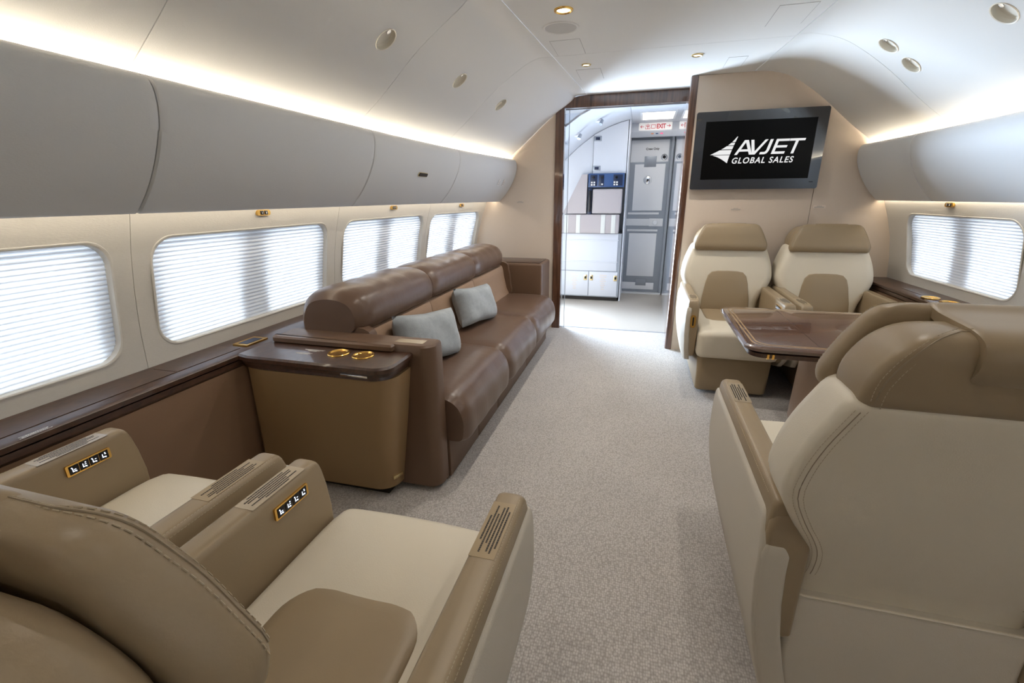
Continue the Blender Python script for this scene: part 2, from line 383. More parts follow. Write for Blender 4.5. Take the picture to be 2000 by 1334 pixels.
def hatch(x0, x1, y0, y1, label):
    t = empty('access_hatch', ((x0+x1)/2, (y0+y1)/2, ZC)); tag(t, label, 'hatch', 'access hatches in the ceiling'); hx, hy = (x1-x0)/2, (y1-y0)/2
    bm = bmesh.new()
    for a in ((-hx, hx, -hy, -hy+0.002), (-hx, hx, hy-0.002, hy), (-hx, -hx+0.002, -hy, hy), (hx-0.002, hx, -hy, hy)): box(bm, *a, -0.0006, 0.0)
    obj('gap', bm, 'printg', t, smooth=False)
    obj('cover', nb(-hx+0.002, hx-0.002, -hy+0.002, hy-0.002, -0.0012, 0.0), 'ceil', t, smooth=False)
hatch(-0.592, -0.416, 2.995, 3.288, 'square access hatch in the ceiling beside the round speaker')
hatch(-0.530, -0.356, 3.668, 3.975, 'square access hatch in the ceiling nearest the dark wood lintel')
hatch(0.560, 0.732, 2.795, 3.092, 'access hatch at the right seam of the ceiling')
hatch(0.473, 0.590, 3.65, 3.91, 'small access hatch in the ceiling above the television')
def downlight(x, y, r, ringm, label, on=True, e=15):
    t = empty('downlight', (x, y, ZC)); tag(t, label, 'downlight')
    bm = bmesh.new(); lathe(bm, (0, 0, 0), [(r, 0.0), (r*0.97, -0.006), (r*0.8, -0.008), (r*0.68, -0.004), (r*0.66, -0.001)]); obj('ring', bm, ringm, t)
    bm = bmesh.new(); disc(bm, (0, 0, -0.002), r*0.68, 0.0015); obj('lens', bm, 'lens' if on else 'lensd', t)
    if on:
        l = bpy.data.lights.new('downlight_bulb', 'SPOT'); l.energy = e; l.color = (1, 0.93, 0.84); l.spot_size = math.radians(150); l.spot_blend = 0.9; l.shadow_soft_size = 0.03
        lo = link(bpy.data.objects.new('bulb', l), t); lo.location = (0, 0, -0.015)
downlight(-0.437, 2.553, 0.047, 'gold', 'gold ringed downlight in the ceiling beside the round speaker')
downlight(-0.442, 3.546, 0.033, 'palegold', 'small lit downlight in the ceiling between the two square hatches')
downlight(0.267, 3.529, 0.036, 'palegold', 'lit downlight in the ceiling above the doorway and television')
for x_, y_, lab in ((-0.437, 1.55, 'added fill downlight above the left armchairs, out of the picture'), (0.577, 1.75, 'added fill downlight above the right armchairs, out of the picture'), (-0.437, 0.35, 'added unseen fill downlight beside the camera on the left'), (0.577, 0.35, 'added unseen fill downlight beside the camera on the right'),
                    (-0.437, -0.9, 'added unseen fill downlight behind the camera on the left'), (0.577, -0.9, 'added unseen fill downlight behind the camera on the right'), (-0.437, -2.1, 'rearmost added unseen fill downlight on the left'), (0.577, -2.1, 'rearmost added unseen fill downlight on the right')):
    downlight(x_, y_, 0.036, 'palegold', lab, e=8 if y_ > 1 else 2.5)  # unseen rows carrying on the visible downlights, added for ambient fill
t = empty('ceiling_speaker', (-0.491, 2.79, ZC)); tag(t, 'round white speaker grille in the ceiling', 'speaker')
bm = bmesh.new(); lathe(bm, (0, 0, 0), [(0.098, 0.0), (0.096, -0.005), (0.088, -0.006), (0.084, -0.003)]); obj('bezel', bm, 'ceil', t)
bm = bmesh.new(); disc(bm, (0, 0, -0.003), 0.085, 0.0025, 40); obj('grille', bm, 'grille', t)

# ------------------------------------------------------------------ overhead bins and light strips
def bin_body(y0, y1, s):
    g = 0.002; rings = []; e = 0.005
    ys = [y0+g]+[y0+g+e]+stations(y0+0.03, y1-0.03, 0.25)+[y1-g-e]+[y1-g]
    for i, y in enumerate(ys):
        P = cr(bin_prof(y, s), 4); k = 0.004 if i in (0, len(ys)-1) else 0.0
        rings.append([(XC+s*(x+k), y, z-(k if z > 1.5 else -k)) for x, z in P])
    return loft(rings)
def make_bin(y0, y1, s, label):
    t = empty('overhead_bin', (0, 0, 0)); tag(t, label, 'overhead bin', 'overhead bins along the cabin'); obj('bin_door', bin_body(y0, y1, s), 'bin', t); return t
LB = [-2.9, -1.0, 0.05, 1.14, 2.30, 3.40, 4.525]; RB = [-2.9, -0.5, 1.5, 3.46, 4.075]
ln = ['overhead bin behind the camera on the left', 'overhead bin beside the camera on the left', 'grey overhead bin at the left edge of the picture', 'long overhead bin above the second window on the left', 'overhead bin with the dark latch on the left', 'overhead bin against the left bulkhead with small stickers']
lb = [make_bin(a, b, -1, l) for a, b, l in zip(LB, LB[1:], ln)]
rn = ['overhead bin behind the camera on the right', 'overhead bin beside the camera on the right', 'long bluish overhead bin at the right edge of the picture', 'short overhead bin against the television bulkhead']
rb_ = [make_bin(a, b, 1, l) for a, b, l in zip(RB, RB[1:], rn)]
# latch and stickers on the left bins
def bin_face(y, z, s):
    P = bin_prof(y, s)[4:12]
    for (x0, z0), (x1, z1) in zip(P, P[1:]):
        if z1 <= z <= z0: return XC+s*(x0+(x1-x0)*(z0-z)/(z0-z1)), Vector((s*(z0-z1)*-1, 0, -(x1-x0))).normalized()
x, n = bin_face(2.90, 1.445, -1)
fm = frame_mtx((x, 2.90, 1.445), (0, -1, 0), n.cross(Vector((0, -1, 0))))
obj('latch_plate', place(prism(rr(-0.062, 0.062, -0.014, 0.014, 0.008), lambda u, v: (u, v, 0), lambda u, v: (u, v, 0.004)), fm), 'palegold', lb[4])
obj('latch_handle', place(prism(rr(-0.058, 0.056, -0.011, 0.011, 0.007), lambda u, v: (u, v, 0.002), lambda u, v: (u, v, 0.008)), fm), 'black', lb[4])
for yy in (4.24, 4.34):
    x, n = bin_face(yy, 1.43, -1); fm = frame_mtx((x, yy, 1.43), (0, -1, 0), n.cross(Vector((0, -1, 0))))
    obj('sticker', place(nb(-0.036, 0.036, -0.03, 0.03, 0.0, 0.0012), fm), 'printw', lb[5], smooth=False)
    bm = bmesh.new(); textrows(bm, fm @ Matrix.Translation((0, 0.018, 0.0013)), [0.9, 0.7, 0.9, 0.5], 0.05, 0.010, 0.004); obj('sticker_print', bm, 'printg', lb[5], smooth=False)
def strip(name, label, off, z, s, y0, y1, m_, h_=0.012):
    rings = []
    for y in stations(y0, y1, 0.3):
        d = taper(y, s); e = -0.03 if s < 0 else 0; x = XC+s*(off+e-d)
        rings.append([(x-s*0.012, y, z), (x+s*0.012, y, z), (x+s*0.012, y, z+h_), (x-s*0.012, y, z+h_)])
    o = obj(name, loft(rings), m_, smooth=False); tag(o, label, 'light strip', 'hidden light strips along the bins'); return o
strip('light_strip', 'warm light strip hidden on top of the left bins', 1.605, 1.580, -1, YB+.2, YL-0.01, 'strip', 0.006)
strip('light_strip', 'warm light strip hidden on top of the right bins', 1.605, 1.580, 1, YB+.2, YR-0.01, 'strip', 0.006)
strip('light_strip', 'warm light strip hidden under the left bins', 1.706, 1.272, -1, YB+.2, YL-0.01, 'strip2', 0.006)
strip('light_strip', 'warm light strip hidden under the right bins', 1.684, 1.272, 1, YB+.2, YR-0.01, 'strip2', 0.006)

# ------------------------------------------------------------------ side walls with windows
WIN_L = [(-2.9, -2.0), (-1.95, -1.0), (-0.88, 0.06), (0.18, 1.146), (1.284, 2.31), (2.458, 3.467), (3.568, 4.47)]
WIN_R = [(-2.4, -1.5), (-1.35, -0.45), (-0.3, 0.6), (0.75, 1.62), (1.78, 2.74), (2.870, 3.855)]
SEAM_L = [YB, -1.98, -0.94, 0.12, 1.213, 2.385, 3.515, 4.53]; SEAM_R = [YB, -1.42, -0.38, 0.68, 1.70, 2.80, 4.08]
def sidewall(y0, y1, s, win, zw, parent):
    g = 0.001; zs = [0.0, 0.3, 0.6, 0.68, 0.75, 0.82, 0.9, 1.0, 1.06, 1.13, 1.2, 1.26, 1.34]
    if s > 0: zs = [0.0, 0.3, 0.6, 0.70, 0.78, 0.85, 0.93, 1.0, 1.06, 1.13, 1.2, 1.26, 1.34]
    rings = []
    for y in stations(y0+g, y1-g, 0.12):
        rings.append([(wx(y, z, s), y, z) for z in zs]+[(wx(y, z, s)+s*0.03, y, z) for z in reversed(zs)])
    o = obj('sidewall_panel', loft(rings), 'wall', parent)
    if win:
        a, b = win; zc = sum(zw)/2
        bm = prism(rr(a, b, zw[0], zw[1], 0.085, 8), lambda u, v: (XC+s*1.4, u, v), lambda u, v: (XC+s*2.1, u, v)); c = obj('cutter', bm, 'wall')
        md = o.modifiers.new('b', 'BOOLEAN'); md.operation = 'DIFFERENCE'; md.object = c; md.solver = 'EXACT'; baked(o); bpy.data.objects.remove(c)
    return o
wnum = 0
def window(s, a, b, zw, label):
    global wnum; wnum += 1
    t = empty('window_%d' % wnum, (0, 0, 0), kind='structure')
    # moulded rim following the wall
    P = rr(a, b, zw[0], zw[1], 0.085, 10)
    cy, cz = (a+b)/2, (zw[0]+zw[1])/2; rings = []
    for off, dep in ((0.006, -0.001), (0.004, 0.0025), (0.0, 0.003), (-0.004, 0.0), (-0.005, -0.026), (0.0, -0.03)):
        ring = []
        for u, v in P:
            du, dv = u-cy, v-cz; u2 = u+off*(1 if du > 0 else -1)*min(1, abs(du)/((b-a)/2-0.085)*1.0); v2 = v+off*(1 if dv > 0 else -1)*min(1, abs(dv)/((zw[1]-zw[0])/2-0.085))
            ring.append((wx(u2, v2, s)-s*dep, u2, v2))
        rings.append(ring)
    obj('window_rim', loft(rings, cap=False), 'wall', t)
    # pleated blind
    n = 26; rows = []
    for i in range(2*n+1):
        z = zw[0]-0.01+(zw[1]-zw[0]+0.02)*i/(2*n); dx = 0.022+(0.007 if i % 2 else 0.0)
        rows.append([(wx(y, z, s)+s*dx, y, z) for y in stations(a-0.008, b+0.008, 0.12)])
    obj('pleated_blind', loft(rows, closed=False), 'blind', t, angle=10)
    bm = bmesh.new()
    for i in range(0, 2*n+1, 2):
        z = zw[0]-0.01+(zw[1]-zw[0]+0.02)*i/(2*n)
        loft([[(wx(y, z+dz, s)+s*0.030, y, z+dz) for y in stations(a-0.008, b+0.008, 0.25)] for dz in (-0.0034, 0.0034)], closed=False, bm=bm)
    tag(obj('fold_shade_strips', bm, 'foldshade', t, smooth=False), kind='stuff')  # strips added behind the folds to shade each one into a dark line
    # outer skin: opaque liner with two aircraft window openings and daylight behind each
    W_ = b-a; pw = W_*0.36
    for k, cy_ in enumerate((a+W_*0.235, b-W_*0.235)):
        zc = (zw[0]+zw[1])/2; xo = wx(cy_, zc, s)+s*0.085
        l = bpy.data.lights.new('window_daylight', 'AREA'); l.shape = 'RECTANGLE'; l.size = pw; l.size_y = (zw[1]-zw[0])*0.98; l.energy = WIN_W; l.color = DAY; l.spread = math.radians(110)
        lo = bpy.data.objects.new('window_daylight', l); COL.objects.link(lo); lo.parent = t; lo.location = (xo, cy_, zc); lo.rotation_euler = (PI/2, 0, PI/2 if s > 0 else -PI/2)
        lo.rotation_euler = (0, (PI/2 if s > 0 else -PI/2), 0); l.size, l.size_y = l.size_y, l.size
    return t
wl = empty('wall_left', kind='structure'); wr = empty('wall_right', kind='structure')
ZWL = (0.740, 1.168); ZWR = (0.762, 1.172)
for i, (a, b) in enumerate(zip(SEAM_L, SEAM_L[1:])): sidewall(a, b, -1, WIN_L[i], ZWL, wl)
for i, (a, b) in enumerate(zip(SEAM_R, SEAM_R[1:])): sidewall(a, b, 1, WIN_R[i], ZWR, wr)
for a, b in WIN_L: window(-1, a, b, ZWL, '')
for a, b in WIN_R: window(1, a, b, ZWR, '')
# window shade switches
def switch(y, z, s, label):
    x = wx(y, z, s); n = Vector((-s, 0, 0.15)).normalized(); fm = frame_mtx((x, y, z), (0, -s, 0), (0, 0, 1))
    if s > 0: fm = frame_mtx((x, y, z), (0, -1, 0), (0, 0, 1))
    else: fm = frame_mtx((x, y, z), (0, 1, 0), (0, 0, 1))
    t = empty('blind_switch', (0, 0, 0)); tag(t, label, 'switch', 'gold blind switches above the windows')
    obj('plate', place(prism(rr(-0.04, 0.04, -0.013, 0.013, 0.0125), lambda u, v: (u, v, -0.002), lambda u, v: (u, v, 0.010), 0.002), fm), 'gold', t)
    for k in (-1, 1):
        b_ = obj('button', place(nb(k*0.012-0.009, k*0.012+0.009, -0.009, 0.009, 0.009, 0.0125, 0.001), fm), 'black', t)
        bm = prism([(k*0.012-0.004, -0.002*k-0.002), (k*0.012+0.004, -0.002*k-0.002), (k*0.012, 0.004*k)], lambda u, v: (u, v, 0.0125), lambda u, v: (u, v, 0.0129)); obj('arrow', place(bm, fm), 'printw', b_, smooth=False)
switch(1.805, 1.240, -1, 'gold blind switch above the second window on the left')
switch(2.985, 1.236, -1, 'gold blind switch above the third window on the left')
switch(4.047, 1.234, -1, 'gold blind switch above the window nearest the left bulkhead')
switch(3.395, 1.238, 1, 'gold blind switch above the window on the right')

# ------------------------------------------------------------------ bulkheads, doorway trim
def bulk_poly(y, s, xin):
    P = [(xin, 0.0), (xin, ZC-0.004)]
    cp = [(XC+s*x, z) for x, z in cove_prof(y, s)]
    P += [p for p in cp if s*(p[0]-xin) > 0.01 and p[1] > 1.56]
    P += [(wx(y, z, s), z) for z in (1.40, 1.26, 1.13, 1.0, 0.85, 0.7, 0.4, 0.0)]
    return P
wf = empty('wall_front', kind='structure')
PL = bulk_poly(YL, -1, -0.822)
obj('bulkhead_panel', prism(PL, lambda u, v: (u, YL, v), lambda u, v: (u, YL+0.06, v)), 'bulk', wf, smooth=False)
PR = bulk_poly(YR, 1, 0.334); xs = 1.232
def clip(P, lo, hi):
    bm = prism(P, lambda u, v: (u, YR, v), lambda u, v: (u, YR+0.05, v))
    for c, n in ((lo, -1), (hi, 1)):
        r = bmesh.ops.bisect_plane(bm, geom=bm.verts[:]+bm.edges[:]+bm.faces[:], plane_co=(c, 0, 0), plane_no=(n, 0, 0), clear_outer=True)
        bmesh.ops.holes_fill(bm, edges=bm.edges[:])
    return bm
obj('bulkhead_panel', clip(PR, 0.2, xs-0.0015), 'bulk', wf, smooth=False)
obj('bulkhead_panel', clip(PR, xs+0.0015, 3.0), 'bulk', wf, smooth=False)
obj('bulkhead_core', nb(0.36, 2.0, YR+0.052, YR+0.5, 0.0, 2.14), 'bulk', wf, smooth=False)
tr = empty('trim_2', kind='structure')
obj('lintel', prism([(-0.740, 2.062), (0.300, 2.062), (0.300, 2.158), (-0.545, 2.158), (-0.62, 2.153), (-0.69, 2.135), (-0.740, 2.108)], lambda u, v: (u, YL-0.012, v), lambda u, v: (u, YL+0.07, v)), 'walnut', tr, smooth=False)
obj('jamb', prism([(-0.823, 0.0), (-0.743, 0.0), (-0.743, 2.106), (-0.823, 2.062)], lambda u, v: (u, YL-0.014, v), lambda u, v: (u, YL+0.07, v), 0.004), 'walnut', tr, smooth=False)
obj('post', loft([[(x, y, z) for x, y in rr(0.282, 0.336, YR-0.008, YR+0.11, (0.004, 0.027, 0.027, 0.004))] for z in (0.0, 2.156)]), 'walnut', tr)
obj('reveal_panel', nb(0.300, 0.336, YR+0.11, YL+0.08, 0.0, 2.156), 'walnut', tr, smooth=False)
gd = empty('glass_door', (-0.735, YL+0.02, 0)); tag(gd, 'clear sliding glass door edge parked at the left of the doorway', 'glass door')
obj('glass_pane', nb(-0.004, 0.032, 0.0, 0.010, 0.012, 2.05), 'glassdoor', gd, smooth=False)
obj('edge_rail', nb(0.032, 0.036, -0.002, 0.012, 0.0, 2.05), 'vestgrey', gd, smooth=False)
obj('top_rail', nb(0.0, 1.03, -0.002, 0.012, 2.048, 2.058), 'vestgrey', gd, smooth=False)
# placards of fine print on the bulkheads
def placard(x, y, z, label, m_='printg', backing=False):
    t = empty('placard', (x, y, z)); tag(t, label, 'placard', 'small placards on the bulkheads')
    obj('plate', nb(-0.042, 0.042, -0.0012, 0.0, -0.012, 0.012), 'plaque' if backing else 'bulk', t, smooth=False)
    bm = bmesh.new(); textrows(bm, frame_mtx((0, -0.0013, 0.004), (1, 0, 0), (0, 0, 1)), [0.5, 0.95, 0.9], 0.072, 0.006, 0.003, 0.0004); obj('fine_print', bm, m_, t, smooth=False)
placard(0.712, YR-0.0005, 1.197, 'small printed placard on the bulkhead below the television')
placard(1.29, YR-0.0005, 1.213, 'small printed placard on a pale plate right of the bulkhead seam', backing=True)
placard(-1.162, YL-0.0005, 1.254, 'small printed placard on the left bulkhead beside the doorway')

# ------------------------------------------------------------------ vestibule beyond the doorway
vb = empty('wall_vestibule', kind='structure')
obj('wall_panel', nb(0.315, 0.345, YL+0.08, 6.0, 0.0, 2.3), 'gloss', vb, smooth=False)
obj('wall_panel', nb(0.345, 0.38, 6.0, 6.66, 0.0, 2.3), 'doorpanel', vb, smooth=False)
obj('wall_panel', nb(-0.215, -0.20, 5.96, 6.66, 0.0, 2.3), 'vest', vb, smooth=False)
obj('wall_panel', nb(-1.62, -0.215, 6.3, 6.36, 0.0, 2.3), 'vest', vb, smooth=False)
obj('wall_panel', nb(-0.24, 0.40, 6.60, 6.68, 0.0, 2.3), 'vestgrey', vb, smooth=False)
# arched outboard panel above the jump seat
ap = [(-0.222-0.0393*i, None) for i in range(11)]
VT = [(-1.5, 1.26), (-1.05, 1.655), (-0.80, 1.875), (-0.62, 2.003), (-0.46, 2.078), (-0.31, 2.128), (-0.20, 2.152), (0.5, 2.16)]
obj('arched_panel', prism([(-0.615, 1.565), (-0.222, 1.565)]+[(x, interp(VT, x)-0.006) for x, _ in ap], lambda u, v: (u, 5.95, v), lambda u, v: (u, 6.2, v)), 'vest', vb, smooth=False)
obj('arched_panel', prism([(-1.35, 0.86), (-0.621, 0.86)]+[(x, interp(VT, x)-0.006) for x in (-0.621, -0.7, -0.8, -0.9, -1.05, -1.2, -1.35)], lambda u, v: (u, 5.97, v), lambda u, v: (u, 6.2, v)), 'vest', vb, smooth=False)
vc = empty('ceiling_vestibule', kind='structure')
obj('ceiling_panel', nb(-0.188, 0.40, YL+0.07, 6.6, 2.155, 2.18), 'vest', vc, smooth=False)
VCT = [(-1.5, 1.26), (-1.05, 1.655), (-0.80, 1.875), (-0.62, 2.003), (-0.46, 2.078), (-0.31, 2.128), (-0.20, 2.152), (0.5, 2.16)]
def vcove(x): return interp(VCT, x)
cs = [(-0.19-i*0.06, vcove(-0.19-i*0.06)) for i in range(20)]
obj('ceiling_panel', loft([[(x, y, z) for x, z in cs]+[(x, y, z+0.02) for x, z in reversed(cs)] for y in (YL+0.07, 6.3)]), 'vest', vc)
lp = empty('ceiling_light', (0.095, 5.80, 2.155)); tag(lp, 'rectangular lit ceiling panel in the vestibule', 'light')
bm = bmesh.new()
for a in ((-0.19, 0.19, -0.27, -0.245), (-0.19, 0.19, 0.245, 0.27), (-0.19, -0.165, -0.245, 0.245), (0.165, 0.19, -0.245, 0.245)): box(bm, *a, -0.008, 0.0)
obj('frame', bm, 'doorpanel', lp, smooth=False); obj('diffuser', nb(-0.165, 0.165, -0.245, 0.245, -0.004, 0.0), 'lightbox', lp, smooth=False)
# passenger service lights on the vestibule cove
for i, (x, y, lab) in enumerate(((-0.50, 5.25, 'small swivel spotlight on the vestibule ceiling nearer the lit panel'), (-0.72, 5.25, 'small swivel spotlight on the vestibule ceiling nearer the entry'))):
    z = vcove(x); t = empty('spotlight', (x, y, z)); tag(t, lab, 'spotlight', 'spotlights in the vestibule')
    bm = bmesh.new(); disc(bm, (0, 0, -0.02), 0.035, 0.024, 20); obj('base', bm, 'vest', t); bm = bmesh.new(); disc(bm, (0.02, -0.03, -0.05), 0.02, 0.05, 16, (0.2, 0.5, 0.8)); obj('lamp_head', bm, 'vestgrey', t)
t = empty('service_panel', (-0.90, 5.25, vcove(-0.90))); tag(t, 'small white service panel with signs on the vestibule cove', 'panel')
obj('plate', place(nb(-0.08, 0.08, -0.07, 0.07, -0.012, 0.0, 0.004), Matrix.Rotation(math.radians(-36), 4, 'Y')), 'vest', t)
for k in range(4): obj('indicator', place(nb(-0.055+0.03*k, -0.035+0.03*k, -0.02, 0.02, -0.014, -0.011), Matrix.Rotation(math.radians(-36), 4, 'Y')), 'printg', t, smooth=False)
# cockpit door
cd = empty('door_1', (0, 6.59, 0), kind='structure')
obj('door_leaf', nb(-0.215, 0.300, -0.02, 0.01, 0.02, 2.03, 0.004), 'vestgrey', cd)
def dpan(x0, x1, z0, z1, m_='doorpanel', d=0.026, name='door_panel'): return obj(name, nb(x0, x1, -d, -0.018, z0, z1, 0.002), m_, cd)
dpan(-0.195, 0.275, 1.72, 1.985); dpan(-0.133, 0.247, 1.115, 1.695); dpan(-0.150, 0.210, 0.24, 0.82); dpan(-0.205, 0.225, 0.055, 0.15)
dpan(-0.185, 0.215, 1.065, 1.092, 'doorlight', name='strip'); dpan(-0.18, 0.215, 0.845, 0.872, 'doorlight', name='strip'); dpan(-0.205, 0.275, 0.92, 1.01, 'doorlight', name='lock_bar')
dpan(0.10, 0.275, 0.915, 1.015, 'doorlight', 0.032, 'lock_plate'); dpan(-0.02, 0.13, 1.66, 1.79, 'vestgrey', 0.031, 'vent_cover'); dpan(-0.02, 0.12, 0.11, 0.20, 'vestgrey', 0.031, 'vent_cover')
bm = bmesh.new(); lathe(bm, (0.175, -0.032, 0.965), [(0.0, 0.03), (0.028, 0.03), (0.032, 0.0)], (0, -1, 0)); obj('knob', bm, 'doorpanel', cd)
bm = bmesh.new(); lathe(bm, (0.04, -0.026, 1.50), [(0.0, 0.004), (0.012, 0.004), (0.014, 0.012), (0.045, 0.008), (0.055, 0.0)], (0, -1, 0)); obj('peephole', bm, 'chrome', cd)
bm = bmesh.new(); disc(bm, (0.04, -0.030, 1.50), 0.013, 0.003, 20, (0, -1, 0)); obj('peephole_lens', bm, 'black', cd)
bm = bmesh.new(); lathe(bm, (0.222, -0.026, 1.775), [(0.0, 0.004), (0.016, 0.005), (0.02, 0.014), (0.034, 0.008), (0.04, 0.0)], (0, -1, 0)); obj('deadbolt', bm, 'chrome', cd)
bm = bmesh.new(); disc(bm, (0.222, -0.031, 1.775), 0.017, 0.003, 20, (0, -1, 0)); obj('deadbolt_core', bm, 'black', cd)
bm = textmesh('Crew Only', 0.036, 0.0006); place(bm, frame_mtx((-0.01, -0.0275, 1.865), (1, 0, 0), (0, 0, 1))); obj('lettering', bm, 'print', cd, smooth=False)
for z in (0.5, 0.95, 1.3, 1.7):
    bm = bmesh.new(); disc(bm, (-0.205, -0.02, z), 0.008, 0.004, 10, (0, -1, 0)); obj('bolt', bm, 'chrome', cd)
obj('threshold', nb(-0.225, 0.32, -0.09, 0.0, 0.0, 0.018), 'doorlight', cd, smooth=False)
obj('frame_post', nb(0.300, 0.330, -0.06, 0.02, 0.0, 2.06), 'vestgrey', cd, smooth=False)
# exit sign on the beam above the cockpit door
bmx = empty('header_beam', (0, 6.37, 0)); tag(bmx, 'white beam with indicator dots above the cockpit door', 'beam')
obj('beam', prism([(6.46, 2.154), (6.60, 2.154), (6.60, 2.005), (6.52, 2.005), (6.46, 2.055)], lambda u, v: (-0.235, u-6.5, v), lambda u, v: (0.36, u-6.5, v)), 'vest', bmx, smooth=False)
for k, m_ in enumerate(('dora', 'blue', 'dred')): obj('indicator_dot', nb(0.035+0.055*k, 0.065+0.055*k, -0.02, -0.014, 2.026, 2.042), m_, bmx, smooth=False)
es = empty('exit_sign', (0.08, 6.322, 2.110)); tag(es, 'white exit sign with red arrows and characters above the cockpit door', 'exit sign')
obj('face', prism(rr(-0.195, 0.195, -0.042, 0.042, 0.012), lambda u, v: (u, 0.006, v), lambda u, v: (u, -0.004, v)), 'signface', es)
fmx = frame_mtx((0, -0.0045, 0), (1, 0, 0), (0, 0, 1))
bm = textmesh('EXIT', 0.072, 0.0015, 0, 0.86, 0.0006); place(bm, fmx @ Matrix.Translation((0.012, -0.025, 0)) @ Matrix.Diagonal((0.82, 1, 1, 1))); obj('lettering', bm, 'red', es, smooth=False)
bm = bmesh.new(); S = 0.0035
def bar(x0, x1, z0, z1): box(bm, x0, x1, z0, z1, -0.0006, 0.0006)
# 出
for q in ((-0.0925, -0.0855, -0.027, 0.029), (-0.112, -0.107, 0.004, 0.022), (-0.071, -0.066, 0.004, 0.022), (-0.112, -0.066, 0.001, 0.006), (-0.117, -0.112, -0.027, -0.005), (-0.066, -0.061, -0.027, -0.005), (-0.117, -0.061, -0.029, -0.024)): bar(*q)
place(bm, fmx); obj('character', bm, 'red', es, smooth=False); bm = bmesh.new()
# 口
for q in ((-0.049, -0.044, -0.024, 0.020), (-0.003, 0.002, -0.024, 0.020), (-0.049, 0.002, 0.016, 0.021), (-0.049, 0.002, -0.024, -0.019)): bar(*q)
place(bm, fmx); obj('character', bm, 'red', es, smooth=False)
for s_, x0 in ((-1, -0.178), (1, 0.178)):
    bm = bmesh.new()
    bar(min(x0, x0-s_*0.044), max(x0, x0-s_*0.044), -0.0028, 0.0028)
    for v in (-1, 1):
        P = [(x0, -0.002*v), (x0-s_*0.018, 0.017*v), (x0-s_*0.022, 0.013*v), (x0-s_*0.008, -0.002*v)]
        loft([[(a, b, h) for a, b in P] for h in (-0.0006, 0.0006)], bm=bm)
    place(bm, fmx); obj('arrow', bm, 'red', es, smooth=False)
# crew jump seat
js = empty('jump_seat', (0, 5.915, 0)); tag(js, 'folded grey crew jump seat with white straps beyond the doorway', 'jump seat')
obj('back_pad', rbox(-0.597, -0.245, -0.05, 0.02, 1.10, 1.385, 0.018), 'vestpad', js)
obj('side_pad', prism([(-0.945, 1.10), (-0.668, 1.10), (-0.668, 1.555), (-0.735, 1.555), (-0.945, 1.13)], lambda u, v: (u, -0.04, v), lambda u, v: (u, 0.03, v), 0.012, 3), 'vestpad', js)
obj('seat_pad', rbox(-0.945, -0.262, -0.045, 0.02, 0.862, 1.09, 0.016), 'vestpad', js)
for x in (-0.91, -0.76, -0.455, -0.33): obj('strap', nb(x-0.026, x+0.026, -0.053, -0.046, 0.865, 1.085, 0.002), 'strap', js)
hp = obj('handset_cradle', nb(-0.655, -0.605, -0.03, 0.02, 1.09, 1.40, 0.006), 'navy', js); obj('handset', nb(-0.648, -0.612, -0.055, -0.03, 1.12, 1.37, 0.01), 'black', hp)
cp = empty('crew_panel', (0, 5.92, 0)); tag(cp, 'blue crew control panel with knobs above the jump seat', 'control panel')
obj('housing', nb(-0.66, -0.232, -0.02, 0.03, 1.405, 1.565, 0.006), 'blue', cp)
for x0, x1 in ((-0.635, -0.55), (-0.535, -0.47), (-0.36, -0.25)): obj('sub_panel', nb(x0, x1, -0.024, -0.018, 1.42, 1.55, 0.003), 'navy', cp)
for x in (-0.595, -0.49, -0.325):
    bm = bmesh.new(); disc(bm, (x, -0.024, 1.518), 0.014, 0.014, 16, (0, -1, 0)); obj('knob', bm, 'black', cp)
for x in (-0.615, -0.585, -0.49, -0.345, -0.315):
    for z in ((1.435, 1.462) if x != -0.49 else (1.44,)): obj('button', nb(x-0.01, x+0.01, -0.028, -0.023, z-0.009, z+0.009, 0.002), 'printw', cp)
# storage unit under the jump seat
su = empty('storage_unit', (0, 5.94, 0)); tag(su, 'white storage unit with two latched doors under the jump seat', 'storage unit')
obj('body', nb(-0.975, -0.222, -0.002, 0.30, 0.05, 0.858), 'vestgrey', su, smooth=False); obj('plinth', nb(-0.95, -0.235, 0.02, 0.3, 0.0, 0.05), 'dark', su, smooth=False)
obj('front_panel', nb(-0.97, -0.262, -0.014, 0.0, 0.39, 0.855, 0.004), 'vest', su)
for z in (0.505, 0.775): obj('ridge', nb(-0.97, -0.255, -0.022, -0.012, z-0.008, z+0.008, 0.004), 'vest', su)
for x0, x1, xl in ((-0.965, -0.612, (-0.648,)), (-0.602, -0.245, (-0.572, -0.268))):
    d = obj('storage_door', nb(x0, x1, -0.014, 0.0, 0.065, 0.378, 0.003), 'vest', su)
    for x in xl: obj('latch', nb(x-0.022, x+0.022, -0.02, -0.013, 0.265, 0.335, 0.003), 'palegold', d); obj('latch_button', nb(x-0.013, x+0.013, -0.023, -0.018, 0.285, 0.318, 0.002), 'black', d)
    bm = bmesh.new(); textrows(bm, frame_mtx(((x0+x1)/2, -0.0145, 0.33), (1, 0, 0), (0, 0, 1)), [1, 1, .6, .9, .5, .7, .4, .5], 0.09, 0.026, 0.01, 0.0006); obj('fine_print', bm, 'plaque', d, smooth=False)
for z, nm in ((1.625, 'lower'), (1.955, 'upper')):
    t = empty('panel_latch', (-0.57, 5.948, z)); tag(t, nm+' grey latch on the white arched panel above the crew panel', 'latch', 'grey latches on the arched panel'); obj('plate', nb(-0.045, 0.045, -0.006, 0.0, -0.028, 0.028, 0.003), 'vestgrey', t); obj('catch', nb(-0.025, 0.025, -0.010, -0.005, -0.016, 0.016, 0.002), 'navy', t)
